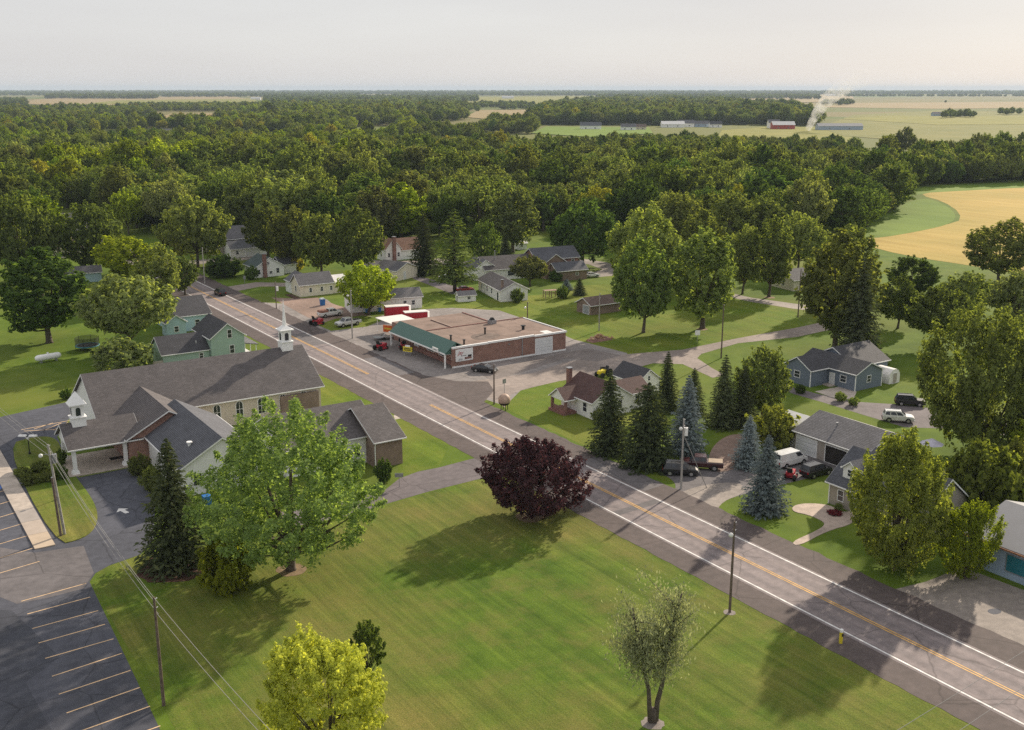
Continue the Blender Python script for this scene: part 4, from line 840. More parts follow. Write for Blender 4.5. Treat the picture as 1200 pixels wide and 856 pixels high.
x, y = g(378,358); bn = thing('blue_bin', 'blue lidded bin on the gravel by the white pickup', 'bin', (x, y, 0)); MB().frus((-.45,.45,-.45,.45),0,(-.55,.55,-.55,.55),1.5).build('bin_body', M['tarp'], bn); MB().frus((-.6,.6,-.6,.6),1.502,(-.4,.4,-.4,.4),1.75).build('lid', plain('grey lid',(.5,.55,.6)), bn)
x, y = g(246,594); rb_ = thing('blue_bin', 'blue recycling bin by the church wing', 'bin', (x, y+1, 0)); MB().frus((-.4,.4,-.4,.4),0,(-.5,.5,-.5,.5),1.1).build('bin_body', M['tarp'], rb_); MB().box(-.52,.52,-.52,.52,1.102,1.17).build('lid', M['tarp'], rb_)
x, y = g(645,349); pg = thing('playset', 'wooden playset frame near the small conifers', 'playset', (x, y, 0), D(-15)); wd = plain('old timber', (.30,.21,.15), .9, .3)
for dx in (-1.6,0,1.6):
    for dy in (-.8,.8): MB().box(dx-.08,dx+.08,dy-.08,dy+.08,0,1.8).build('post', wd, pg)
MB().box(-1.7,1.7,-.9,.9,1.802,1.9).build('deck', wd, pg); MB().box(-1.7,1.7,-.9,-.82,1.0,1.15).build('rail', wd, pg); MB().box(-1.7,1.7,.82,.9,1.0,1.15).build('rail', wd, pg)
# --- church yard lamps
def lamp(label, px, py, h, double=True):
    x, y = g(px, py); t = thing('lamp_post', label, 'lamp', (x, y, .1), D(-35)); MB().cyl(0,0,0,h,.07,8).build('post', M['black'], t); MB().cyl(0,0,0,.3,.16,8).build('base', M['black'], t)
    if double:
        for sg in (-1,1): MB().frus((sg*.75-.55,sg*.75+.55,-.28,.28),h+.02,(sg*.75-.5,sg*.75+.5,-.24,.24),h+.2).build('lamp_head', M['white_trim'], t)
        MB().box(-1.2,1.2,-.04,.04,h-.06,h+.018).build('arm', M['black'], t); MB().ball((0,0,h-.28), .22, 10, 6).build('globe', M['head'], t, True)
    else: MB().ball((0,0,h+.15), .2, 10, 6).build('globe', M['head'], t, True)
lamp('twin headed white lamp post on the grass island', 35, 533, 2.6); lamp('small globe lamp beside the leaning utility pole', 66.5, 587, 2.0, False)
# --- utility poles and wires
M['pole'] = plain('weathered pole wood', (.14,.105,.085), .9, .3, 3, bump=.02); M['pole_pale'] = plain('pale pole', (.36,.34,.32), .8, .2, 3); M['wire'] = plain('pale wire', (.28,.27,.26), .5, .05)
POLES = {}
def pole(key, label, px, py, toppy, mat='pole', trans=False, light=False, arm=False, r=.15, lean=(0,0), arm_rz=0):
    x, y = g(px, py); h = topz(x, y, toppy); t = thing('utility_pole', label, 'pole', (x, y, 0), 0)
    MB().tube([(0,0,-.05),(lean[0]*.5,lean[1]*.5,h*.5),(lean[0],lean[1],h)], [r,r*.85,r*.66], 10).build('shaft', M[mat], t)
    lx, ly = lean
    if trans:
        c = MB().cyl(lx*.85+.42,ly*.85,h-2.3,h-1.25,.28,12).build('transformer', M['grey_metal'] if trans is True else M['white_trim'], t)
        MB().cyl(lx*.85+.42,ly*.85,h-1.248,h-1.1,.06,6).build('bushing', M['black'], c); MB().box(lx*.85,lx*.85+.2,ly*.85-.05,ly*.85+.05,h-1.8,h-1.7).build('bracket', M['grey_metal'], t)
    if light:
        MB().tube([(lx,ly,h-1.2),(lx-.9,ly-.5,h-.9)], .035, 6).build('lamp_arm', M['grey_metal'], t); MB().ball((lx-.95,ly-.53,h-1.02), .24, 10, 6).build('lamp_head', M['head'], t, True)
    if arm:
        a = MB().box(-1.1,1.1,-.05,.05,h-.55,h-.43).build('crossarm', M[mat], t); a.rotation_euler = (0,0,arm_rz)
        for q in (-1,-.5,.5,1): MB().cyl(q,0,h-.428,h-.25,.045,6).build('insulator', M['white_trim'], a)
    else:
        for q in (.1,.9): MB().tube([(lx+.1,ly,h-q-.1),(lx+.25,ly,h-q)], .04, 6).build('insulator', M['white_trim'], t)
    POLES[key] = (x+lx, y+ly, h); return t
pole('A', 'pale leaning utility pole with transformer on the grass island', 76, 627, 520, 'pole_pale', True, True, lean=(-.7,.1), r=.17)
x, y = g(71.5,629); t_ = thing('guy_post', 'short dark stub pole beside the leaning utility pole', 'pole', (x, y, 0)); MB().tube([(0,0,0),(-.25,.05,7.2)], [.16,.12], 10).build('shaft', M['pole'], t_); MB().cyl(-.25,.05,7.201,7.3,.1,8).build('cap', M['grey_metal'], t_)
pole('B', 'dark utility pole in the lawn beside parking stalls', 192, 827, 700, light=False)
pole('C', 'brown utility pole at the near road edge', 855, 718, 611, light=True, r=.14)
pole('D', 'utility pole with transformer beside the black car', 798, 573, 491, 'pole_pale', 'w', True)
x, y, h = POLES['D']; gw = thing('guy_wire', 'pale guy wire beside the pole with transformer', 'wire', (x, y, 0)); MB().tube([(.1,0,h-2.2),(3.0,-1.6,0)], .05, 5).build('cable', M['wire'], gw)
pole('E', 'dark pole at the side street corner', 579, 474, 427, r=.14)
pole('F', 'pale pole between the silver pickup and the road', 413, 397, 340, 'pole_pale', light=True)
pole('G', 'pole with transformer beside the road past the steeple', 324, 362, 330, trans='w', r=.13)
pole('H', 'thin pale pole in the grass by the far road bend', 240, 333, 290, 'pole_pale')
pole('I', 'pole with lamp behind the cream garage', 498, 321, 286, light=True)
pole('J', 'lamp pole on the lawn behind the store roof', 618, 391, 354, light=True)
pole('K', 'grey pole in front of the brown shed', 702, 388, 344, 'pole_pale')
pole('L', 'brown pole at the side street fork', 845, 420, 357)
pole('N', 'pole beside the lane in front of hidden house', 935, 372, 315)
def wire(label, a, b, sag=.8, r=.02, n=14):
    a, b = Vector(a), Vector(b); mid = (a+b)/2; t = thing('power_line', label, 'wire', (a.x, a.y, 0), 0)
    pts = []
    for i in range(n+1):
        k = i/n; p = a.lerp(b, k); pts.append((p.x-a.x, p.y-a.y, p.z - sag*4*k*(1-k)))
    MB().tube(pts, r, 5).build('cable', M['wire'], t)
A, Bp, Cp, Dp = (POLES[k] for k in 'ABCD')
far = g(-120, 420); nxt = (Bp[0]+3.0, Bp[1]-42)
for i, dz in enumerate((.05, .6, 1.6)):
    wire(['top','middle','lowest'][i] + ' power line between the island pole and lawn pole', (A[0]+.1*i,A[1],A[2]-dz), (Bp[0]+.12*i,Bp[1],Bp[2]-dz), .7)
    wire(['top','middle','lowest'][i] + ' power line over the left lawn towards island pole', (far[0],far[1],9.5-dz), (A[0]+.1*i,A[1],A[2]-dz), 1.0)
    if i < 2: wire(['top','lower'][i] + ' power line leaving the lawn pole towards the bottom edge', (Bp[0]+.12*i,Bp[1],Bp[2]-dz-.9*i), (nxt[0]+.3*i,nxt[1],Bp[2]-dz-.9*i), .8)
b0 = g(1066,852); 
p0 = g(880, 960, 7.2); p1 = g(1275, 715, 8.4)
wire('pale wire crossing the bottom right corner', (p0[0],p0[1],7.2), (p1[0],p1[1],8.4), .2)
p0 = g(960, 965, 7.0); p1 = g(1300, 735, 8.0)
wire('lower pale wire crossing the bottom right corner', (p0[0],p0[1],7.0), (p1[0],p1[1],8.0), .2)

# ------------------------------------------------------------------ trees
LEAF = {'green': leafm('leaf green', (.170,.220,.072), trans=.5), 'mid': leafm('leaf mid green', (.202,.246,.084), trans=.5), 'dark': leafm('leaf dark green', (.108,.162,.046), trans=.45),
        'pale': leafm('leaf pale green', (.225,.262,.110), trans=.48), 'yellow': leafm('leaf yellow green', (.42,.46,.085), .3, .5, .004, (1.25,1.2,.7)), 'lime': leafm('leaf lime', (.255,.320,.042), .35, .52), 'gold': leafm('leaf gold', (.32,.32,.06), trans=.5),
        'maple': leafm('leaf maple', (.250,.335,.125), .4, .5), 'purple': leafm('leaf purple', (.086,.046,.052), .5, .38, .01, (1.15,.72,.7)), 'willow': leafm('leaf willow', (.27,.29,.17), .3, .42, .01, (1.2,1.2,.8)),
        'spruce': leafm('needle spruce', (.090,.112,.058), .45, .22, .012), 'blue': leafm('needle blue spruce', (.195,.240,.250), .4, .18, .01, (1,1,1)), 'pine': leafm('needle pine', (.140,.188,.066), .45, .34, .012), 'olive': leafm('leaf olive', (.245,.280,.070), .4, .5)}
M['bark'] = plain('bark', (.105,.085,.068), .95, .35, 4, bump=.03)
def leaf_mesh(name, C, Nn, S, mat, rng, aspect=.62, axis=None):
    n = len(C); r = rng.normal(size=(n,3)) if axis is None else axis + rng.normal(size=(n,3))*.25
    Nn = Nn/np.linalg.norm(Nn, axis=1, keepdims=True)
    t = r - (r*Nn).sum(1, keepdims=True)*Nn; t /= np.linalg.norm(t, axis=1, keepdims=True)+1e-9; b = np.cross(Nn, t)
    S = S[:,None]; fold = Nn*S*.22
    V = np.empty((n,4,3)); V[:,0] = C - t*S; V[:,1] = C - b*S*aspect + fold; V[:,2] = C + t*S; V[:,3] = C + b*S*aspect + fold
    me = bpy.data.meshes.new(name); me.vertices.add(4*n); me.vertices.foreach_set('co', V.astype(np.float32).ravel())
    me.loops.add(4*n); me.loops.foreach_set('vertex_index', np.arange(4*n, dtype=np.int32)); me.polygons.add(n)
    me.polygons.foreach_set('loop_start', np.arange(0,4*n,4,dtype=np.int32)); me.polygons.foreach_set('loop_total', np.full(n,4,dtype=np.int32))
    me.update(calc_edges=True); a = me.attributes.new('leafvar', 'FLOAT', 'FACE')
    a.data.foreach_set('value', np.clip(rng.normal(.5,.22,n),0,1).astype(np.float32)); me.materials.append(mat); return me
def lobes(rng, k=9):
    d = rng.normal(size=(k,3)); d /= np.linalg.norm(d, axis=1, keepdims=True); a = rng.uniform(-.30,.34,k)
    return lambda u: 1 + (np.exp(-(1-u@d.T)*5)*a).sum(1)
def broadleaf(seed, h=12., r=5.5, base=.2, clumps=150, per=55, leaf=.30, top=1.0, fill=.45, droop=0., mat='green', flat=1.0, crad=.22):
    """crown mesh and trunk mesh, standing at z = 0"""
    rng = np.random.default_rng(seed); z0 = h*base; hc = (h - z0)/2; cz = z0 + hc*.96
    u = rng.normal(size=(clumps,3)); u /= np.linalg.norm(u, axis=1, keepdims=True)
    lb = lobes(rng)(u); rad = (fill + (1-fill)*rng.random(clumps)**.45)*lb
    q = u*rad[:,None]; w = np.where(q[:,2] > 0, 1 - .28*np.clip(q[:,2],0,1)**2*(2-top), 1.0)
    cc = np.stack([q[:,0]*r*w*.88, q[:,1]*r*w*.88, cz + q[:,2]*hc*.9*flat], 1)
    if droop: cc[:,2] -= droop*(np.hypot(cc[:,0],cc[:,1])/r)**2*hc
    cc[:,2] = np.maximum(cc[:,2], z0*.75)
    cr = r*crad*rng.uniform(.6,1.25,clumps)
    o = rng.normal(size=(clumps,per,3)); o /= np.linalg.norm(o, axis=2, keepdims=True)
    tip = q/(np.linalg.norm(q, axis=1, keepdims=True)+1e-9)*.75 + np.array([0,0,.75]) + rng.normal(size=q.shape)*.2; tip /= np.linalg.norm(tip, axis=1, keepdims=True)
    k = rng.random((clumps,per,1)); L = cc[:,None,:] + tip[:,None,:]*(cr[:,None,None]*(k*1.9-.7)) + o*(cr[:,None,None]*rng.random((clumps,per,1))**.5*(1.05-.75*k))
    out = L - np.array([0,0,cz-hc*.3]); out /= np.linalg.norm(out, axis=2, keepdims=True)+1e-9
    nn = o*.55 + out*.45 + rng.normal(size=o.shape)*.40 + np.array([0,0,.42])
    me = leaf_mesh('crown', L.reshape(-1,3), nn.reshape(-1,3), leaf*rng.uniform(.65,1.35,clumps*per), LEAF[mat], rng)
    tb = MB(); tr = max(.16, h*.022); zt = z0 + hc*1.1
    bend = rng.normal(size=2)*.25
    tb.tube([(0,0,-.1),(0,0,.25),(bend[0]*.3,bend[1]*.3,z0),(bend[0],bend[1],zt)], [tr*1.5,tr*1.1,tr*.85,tr*.3], 8)
    for i in rng.choice(clumps, min(16, clumps), replace=False):
        s = rng.uniform(.75, 1.15); a = Vector((bend[0]*.4,bend[1]*.4,z0*s+hc*.25*rng.random())); e = Vector(cc[i]); m_ = a.lerp(e,.5) + Vector((0,0,-.06*r))
        tb.tube([a,m_,e], [tr*.5,tr*.3,tr*.08], 5, False)
    return me, tb.mesh('trunk', M['bark'], True)
def conifer(seed, h=10., r=2.6, levels=26, per=11, mat='spruce', droop=.28, leaf=.26, base=.03, power=.70, seg=9):
    rng = np.random.default_rng(seed); C = []; A = []; Nn = []; S = []
    for i in range(levels):
        k = i/(levels-1); z = h*(base + (1-base)*k); R_ = r*((1-k)**power*.95+.03)*rng.uniform(.86,1.1); n = max(4, int(per*(1-k*.6)))
        for j in range(n):
            a = 2*math.pi*(j+rng.random()*.8)/n; Rb = R_*rng.uniform(.72,1.12); d = np.array([math.cos(a), math.sin(a), 0]); sd = np.array([-d[1], d[0], 0])
            for s in range(seg):
                f = (s+.6)/seg
                for m_ in range(2):
                    wdt = (1-f*.75)*Rb*.24
                    p = d*Rb*f + sd*rng.normal()*wdt + np.array([0,0,z - droop*Rb*f**1.3*.6 + (.10*Rb*f**3) + rng.normal()*.06*h/levels])
                    C.append(p); A.append(d*.8 + sd*rng.normal()*.5 + np.array([0,0,-.25])); Nn.append(np.array([d[0]*.5,d[1]*.5,.85]) + rng.normal(size=3)*.38); S.append(leaf*rng.uniform(.7,1.3)*(1.12-.5*k))
    me = leaf_mesh('crown', np.array(C), np.array(Nn), np.array(S), LEAF[mat], rng, .36, np.array(A))
    tb = MB().tube([(0,0,-.1),(0,0,h*.5),(0,0,h*.97)], [h*.018,h*.012,.02], 7)
    return me, tb.mesh('trunk', M['bark'], True)
PROTO = {}
def proto(key, me, h, r): PROTO[key] = (me, h, r)
for i in range(4): proto('round%d' % i, broadleaf(20+i, 12, 5.4, .14, 230, 40, .27, 1, .45, 0, 'green', 1, .17), 12, 5.4)
for i in range(2): proto('oval%d' % i, broadleaf(40+i, 14, 4.6, .12, 230, 40, .27, .9, .4, 0, 'green', 1, .19), 14, 4.6)
for i in range(2): proto('spread%d' % i, broadleaf(50+i, 11, 6.4, .18, 250, 42, .28, 1, .5, .15, 'green', .9, .155), 11, 6.4)
proto('ragged0', broadleaf(60, 13, 5.4, .26, 80, 60, .30, .8, .35, .1, 'green', 1, .18), 13, 5.4)
proto('bush0', broadleaf(70, 4, 3.0, .02, 90, 45, .24, 1, .5, 0, 'green', 1, .26), 4, 3.0); proto('bush1', broadleaf(71, 3, 2.2, .02, 80, 45, .17, 1, .5, 0, 'dark', 1, .26), 3, 2.2)
for i in range(2): proto('spruce%d' % i, conifer(80+i, 11, 3.0, 30, 14, 'spruce'), 11, 3.0)
proto('bluespruce0', conifer(90, 9, 2.8, 28, 15, 'blue', .2, .24), 9, 2.8)
proto('pine0', conifer(95, 17, 4.6, 22, 10, 'pine', -.15, .42, .12, .65, 9), 17, 4.6)
proto('arbor0', conifer(97, 9, 3.2, 26, 15, 'spruce', .1, .30, .0, .42), 9, 3.2)
# heroes
proto('maple', broadleaf(101, 19, 10, .10, 420, 95, .17, 1.1, .22, .16, 'maple', 1.0, .098), 19, 10)
proto('purple', broadleaf(103, 9.4, 5.7, .07, 260, 85, .17, 1, .5, .1, 'purple', 1, .15), 9.4, 5.7)
proto('yellow', broadleaf(105, 9.5, 5.0, .06, 300, 95, .135, 1, .5, 0, 'yellow', 1, .14), 9.5, 5.0)
proto('bigright', broadleaf(108, 16, 7.2, .03, 340, 105, .20, .75, .5, .0, 'olive', 1, .16), 16, 7.2)
proto('farright', broadleaf(109, 18, 10, .05, 360, 100, .25, 1, .5, .1, 'green', 1, .16), 18, 10)
def willow():
    rng = np.random.default_rng(5); tb = MB(); C = []
    for sx, top, r0 in ((-1,9.8,.16),(1,10.6,.18)):
        pts = []
        for i in range(8):
            k = i/7; pts.append((sx*(.15 + 1.5*k**1.3) + rng.normal()*.06, sx*.3*k + rng.normal()*.06, .1 + top*k*.86))
        tb.tube(pts, [r0*(1-.8*i/7)+.02 for i in range(8)], 7)
        for j in range(24):
            k = rng.uniform(.5,1); b = Vector(pts[min(7,int(k*7))]); d = Vector((rng.normal()*.85-sx*.1, rng.normal()*.85, 1.0)); e = b + d*rng.uniform(.8,1.6)
            tb.tube([b, b.lerp(e,.5)+Vector((0,0,.1)), e], [.05,.03,.012], 5, False)
            for q in range(190):
                f = rng.uniform(.1,1.15); p = b.lerp(e, f); C.append((p.x + rng.normal()*.48, p.y + rng.normal()*.48, p.z + rng.normal()*.5 - abs(rng.normal())*.25))
    tb.tube([(0,0,-.1),(0,0,1.0)], [.30,.24], 8)
    C = np.array(C); Nn = rng.normal(size=C.shape) + np.array([0,0,.4])
    return leaf_mesh('crown', C, Nn, .13*rng.uniform(.6,1.3,len(C)), LEAF['willow'], rng, .36, np.tile(np.array([0,0,-1.]),(len(C),1))), tb.mesh('trunk', M['bark'], True)
proto('willow', willow(), 11.6, 2.9)
TINT = {}
def tint(me, mat):                                     # the same crown in another leaf colour
    if not mat: return me
    if (me.name, mat) not in TINT:
        c = me.copy(); c.materials[0] = LEAF[mat]; TINT[(me.name, mat)] = c
    return TINT[(me.name, mat)]
def plant(key, label, x, y, h, r, mat=None, group=None, cat='tree', name=None, rz=None, mulch=False):
    (cm, tm), ph, pr = PROTO[key]
    nm = name or ('blue_spruce' if 'blue' in key else 'spruce_tree' if key.startswith(('spruce','arbor')) else 'pine_tree' if 'pine' in key else 'shrub' if 'bush' in key else 'broadleaf_tree')
    t = thing(nm, label, cat, (x, y, 0), RND.uniform(0,6.28) if rz is None else rz, group); t.scale = (r/pr, r/pr, h/ph)
    part('crown', tint(cm, mat), t); part('trunk', tm, t)
    FOOT.append((x, y, r)); return t
def ptree(key, label, bx, by, top, wpx, mat=None, **kw):
    x, y = g(bx, by); h = topz(x, y, top); r = wpx/2/pxm(x, y, h*.6)*(1.2 if key.startswith(('spruce','blue')) else 1.25 if key.startswith('pine') else 1.12); return plant(key, label, x, y, h, r, mat, **kw)
def bed(px, py, r, mat='mulch', parent=None):
    x, y = g(px, py); rr = random.Random(int(px)); MB().sheet([(x+r*rr.uniform(.85,1.1)*math.cos(a*.314), y+r*rr.uniform(.85,1.1)*math.sin(a*.314)) for a in range(20)], .0175).build('mulch_bed', M[mat]); o = bpy.context.scene.collection.objects[-1]; tag(o, 'bare earth ring at %d' % 0 if False else 'bare earth ring around a tree foot', None, 'earth rings round tree feet', 'structure')
ptree('maple', 'huge bright green maple in front of the church', 341, 668, 463, 226, rz=.6)
ptree('bush0', 'leafy sapling growing low left of the huge maple', 266, 692, 640, 60, 'lime')
ptree('spruce0', 'dark spruce beside the church wing', 207, 662, 516, 84, rz=1)
ptree('purple', 'dark purple leaved maple near the road', 621, 604, 513, 113)
ptree('yellow', 'bright yellow green tree at the bottom edge', 384, 892, 738, 140)
ptree('ragged0', 'small dark tree behind the yellow green tree', 432, 812, 722, 44, 'dark')
ptree('willow', 'thin sparse willow with forked trunk on the lawn', 765, 846, 658, 92, rz=-HEAD)
ptree('bigright', 'large olive green tree in front of the cottage', 1048, 668, 507, 108)
ptree('yellow', 'small lime green tree left of the metal shed', 1130, 678, 582, 70, 'lime')
ptree('farright', 'broad green tree over the drive at the right', 1153, 536, 368, 140)
ptree('bluespruce0', 'larger blue spruce nearest the road', 896, 600, 511, 54)
ptree('bluespruce0', 'smaller blue spruce behind the larger one', 876, 548, 487, 38)
ptree('spruce1', 'tall dark spruce beside the red roofed house', 714, 530, 435, 54, rz=2); ptree('arbor0', 'wide dark arborvitae among the roadside spruces', 758, 546, 450, 68); ptree('bluespruce0', 'bluish spruce at the end of the dark row', 804, 532, 441, 48)
ptree('bluespruce0', 'slim bluish spruce behind the dark row', 781, 482, 413, 32, 'spruce'); ptree('spruce0', 'spruce behind the dark row right of the garage', 812, 486, 432, 32)
ptree('spruce1', 'pointed dark spruce near the side street fork', 847, 500, 417, 44); ptree('spruce0', 'dark spruce touching the round garden tree', 870, 498, 430, 40); ptree('round0', 'rounded garden tree right of the dark spruces', 893, 490, 404, 56, 'mid')
ptree('bush0', 'olive spreading shrub behind the blue spruces', 904, 522, 480, 50, 'olive'); ptree('bush0', 'dark wide shrub behind the cottage', 1148, 606, 528, 72, 'olive'); ptree('bush0', 'green shrub at right edge behind the metal shed', 1196, 590, 522, 56, 'olive'); ptree('ragged0', 'tree leaning in at the right edge above the shed', 1215, 560, 480, 70, 'lime')
ptree('oval0', 'tall tree beside the pole and lane', 978, 412, 268, 88, 'mid'); ptree('spruce1', 'tall dark spruce beside the slate blue house', 1004, 424, 300, 62)
ptree('round1', 'left tree of the lawn pair behind the store', 754, 390, 287, 74); ptree('oval1', 'right tree of the lawn pair behind the store', 823, 385, 266, 80, 'mid')
ptree('round3', 'tree right of the lawn pair by the lane', 870, 345, 262, 44, 'mid'); ptree('round1', 'dark tree in front of the lane house', 901, 348, 262, 66)
ptree('spread0', 'big dark tree above the brick house drive', 683, 312, 236, 82, 'dark'); ptree('oval1', 'pale upright tree at the wood edge behind ranch house', 601, 296, 217, 56, 'pale'); ptree('spread1', 'low rounded tree beside the ranch house', 621, 336, 298, 46, 'pale')
ptree('pine0', 'tall pine beside the back drive', 533, 342, 246, 58); ptree('spruce0', 'dark evergreen behind the cream garage', 497, 322, 248, 40); ptree('round0', 'dark round tree right of the tall pine', 567, 318, 258, 38, 'dark')
ptree('round2', 'yellow green tree before the low white building', 432, 369, 310, 64, 'lime'); ptree('round1', 'large tree between the white house and cream garage', 416, 325, 248, 68, 'mid')
ptree('round3', 'left of two large trees behind the white house', 345, 318, 240, 62, 'mid'); ptree('round0', 'right of two large trees behind the white house', 377, 322, 248, 56); ptree('oval0', 'tree left of the chimney house behind it', 315, 306, 234, 50)
ptree('spread0', 'broad tree left of the far road bend', 232, 313, 230, 80, 'mid'); ptree('bush0', 'dark bush at the far road bend', 262, 325, 302, 38, 'dark'); ptree('bush1', 'dark round bush by the chimney house corner', 295, 328, 313, 14)
ptree('oval0', 'dense dark tree on the left lawn', 58, 402, 288, 96, 'dark'); ptree('spread1', 'pale drooping tree behind the church roof', 152, 414, 316, 112, 'pale'); ptree('bush0', 'pale shrub below the drooping tree', 146, 436, 402, 64, 'pale')
ptree('round1', 'tree behind the drooping tree near the road', 190, 356, 292, 60, 'mid'); ptree('round3', 'lighter tree among the left back gardens', 150, 335, 275, 76, 'lime'); ptree('round0', 'tree above the aqua shed', 108, 322, 236, 70); ptree('oval1', 'bushy tree at the road edge beyond blue cottage', 217, 346, 300, 36, 'mid'); ptree('spread0', 'tree behind the dense dark lawn tree', 28, 330, 228, 80)
ptree('round2', 'round tree over the golden field edge at right', 1170, 330, 260, 76, 'mid'); ptree('round0', 'dark bushy tree below the golden field', 1068, 348, 300, 56, 'dark'); ptree('spread1', 'wide tree right of the tall dark spruce', 1098, 410, 332, 86); ptree('round3', 'tree at right edge above the broad green tree', 1188, 395, 316, 70, 'pale'); ptree('round1', 'tree behind the slate blue house', 1052, 385, 328, 50)
ptree('round0', 'tree right of the wide tree at the field', 1130, 370, 318, 56, 'mid'); ptree('oval1', 'tall tree right of the lane house', 990, 360, 262, 66, 'mid'); ptree('round2', 'tree left behind the lawn pair', 752, 345, 246, 80, 'mid'); ptree('oval0', 'tree right behind the lawn pair', 820, 338, 244, 56, 'mid'); ptree('spread0', 'tree behind the lane at the wood edge', 935, 318, 250, 60, 'mid')
for bx, by, top, w, key, lb in ((622,312,298,18,'bush1','dark clipped bush by the ranch house'),(651,330,318,14,'bush1','small dark bush left of the conifer pair'),(664,340,327,16,'spruce0','small bluish conifer left of its twin'),(679,346,326,18,'spruce1','small dark conifer above the brown shed'),(659,350,336,14,'bush1','grey green bush by the play frame'),(606,355,340,14,'bush0','bush at the ranch house gable'),
        (592,300,276,22,'spruce1','dark cone bush on the far grass'),(322,320,306,16,'bush1','reddish shrub beside the chimney house'),(345,318,302,22,'bush0','yellow shrub right of the chimney house')):
    ptree(key, lb, bx, by, top, w, 'blue' if 'bluish' in lb else 'purple' if 'reddish' in lb else 'gold' if 'yellow' in lb else None)
# church hedge and shrubs
for i, (bx, by, top, w, lb) in enumerate(((27,558,548,18,'clipped shrub at the left end of the island hedge'),(46,553,541,18,'clipped shrub second from left in the island hedge'),(36,568,557,20,'clipped shrub in the front row of the island hedge left'),(57,564,552,18,'clipped shrub in the front row of the island hedge right'),(72,545,528,12,'dark shrub beside the portico column back'),(73,562,545,12,'dark shrub at the portico column front'),
        (163,557,534,24,'round shrub at the brick corner of the portico'),(178,575,551,22,'round shrub right of the brick corner'),(190,592,570,22,'round shrub beside the church wing windows'),(78,468,456,14,'dark bush behind the church gable'),(258,484,473,22,'green shrub at the church eave left'),(300,480,468,24,'shrub along the church south wall'),(318,482,466,18,'reddish shrub along the church south wall'),(338,478,464,20,'dark shrub near church south wall end'),(450,566,540,18,'dark shrub at the brick annex corner'),
        (982,600,590,9,'small shrub at the cottage door'),(700,492,480,14,'low bush at the red roofed house corner'),(938,461,452,12,'dark shrub by the slate blue gable'),(985,470,460,12,'small round shrub beside the concrete pad'),(1000,475,466,12,'low shrub at the drive edge'))):
    ptree('bush1', lb, bx, by, top, w, 'purple' if 'reddish' in lb else 'dark' if 'dark' in lb else 'mid')
bed(341,668,1.6,'dirt'); bed(765,848,.95,'gravel'); bed(855,718,.6,'gravel'); bed(621,606,1.7,'dirt'); bed(207,664,4.2,'mulch'); bed(823,386,1.2,'dirt'); bed(902,349,1.4,'dirt'); bed(76,627,.9,'mulch')
x, y = g(1089,548); ub = thing('patio_umbrella', 'pale lavender patio umbrella behind the cottage', 'umbrella', (x, y, 0)); hu = max(2.6, topz(x, y, 514))
MB().cyl(0,0,0,hu-.3,.04,6).build('pole', M['grey_metal'], ub); MB().tube([(0,0,hu-.75),(0,0,hu)], [1.6,.04], 8).build('canopy', plain('lavender cloth', (.55,.53,.62), .8), ub)
# red flowers at the cottage
x, y = g(978,603); fl = thing('flower_bed', 'red flowering bed at the cottage door', 'flowers', (x, y, 0)); (cm, tm), ph, pr = PROTO['bush1']; c = part('blooms', cm, fl); c.scale = (.42,.42,.16); c.material_slots[0].link = 'OBJECT'; c.material_slots[0].material = leafm('red blooms', (.20,.035,.05), .4, .3, .01, (1.2,.6,.6))

# ------------------------------------------------------------------ woodland
def inpoly(x, y, P):
    c = False; j = len(P)-1
    for i in range(len(P)):
        if (P[i][1] > y) != (P[j][1] > y) and x < (P[j][0]-P[i][0])*(y-P[i][1])/(P[j][1]-P[i][1]) + P[i][0]: c = not c
        j = i
    return c
W = lambda pts: [g(*p) for p in pts]
WOODS = [
 # main wood behind the village: front edge, then back edge
 (W([(-260,330),(-60,312),(60,296),(130,282),(190,276),(255,272),(300,286),(350,292),(420,290),(480,284),(560,288),(590,276),(660,270),(720,282),(790,300),(860,300),(930,298),(985,286),(1015,268),(1058,240),(1076,218),(1060,203),(985,193),(900,191),(800,186),(720,183),(640,180),(560,176),(470,172),(390,168),(280,166),(160,166),(60,170),(-80,172),(-330,180)]), 10.5, (14,21)),
 (W([(1076,220),(1300,208),(1300,190),(1180,189),(1075,196)]), 8.5, (12,16)),         # hedgerow behind the golden field
 (W([(625,148.5),(760,148),(850,146.5),(958,148),(962,141),(930,128),(800,119),(690,121),(640,130),(618,142)]), 12, (15,20)),   # wood block in the far centre
 (W([(320,150),(480,148),(545,142),(560,130),(520,124),(420,124),(330,128),(280,135),(300,142)]), 15, (13,19)),
 (W([(-60,166),(60,160),(180,152),(330,158),(420,164),(560,168),(560,158),(420,150),(330,146),(170,146),(50,150),(-60,154)]), 13, (11,16)),
 (W([(-50,131),(90,130),(250,127),(300,130),(360,128),(360,134),(300,138),(180,138),(60,142),(-50,142)]), 15, (11,15)),
 (W([(560,156),(625,158),(622,146),(580,145)]), 12, (11,16)),
 (W([(640,172),(760,170),(900,173),(985,172),(985,182),(800,180),(640,179)]), 11, (8,11)),
]
GLADES = [(180,262,131,147),(545,628,128,144),(628,765,147,163),(195,252,157,168),(418,470,150,164)]    # fields and clearings kept open
def glade(x, y):
    q = proj(x, y, 0); return any(a < q[0] < b and c < q[1] < d for a, b, c, d in GLADES)
rf_ = np.random.default_rng(77); cand = []
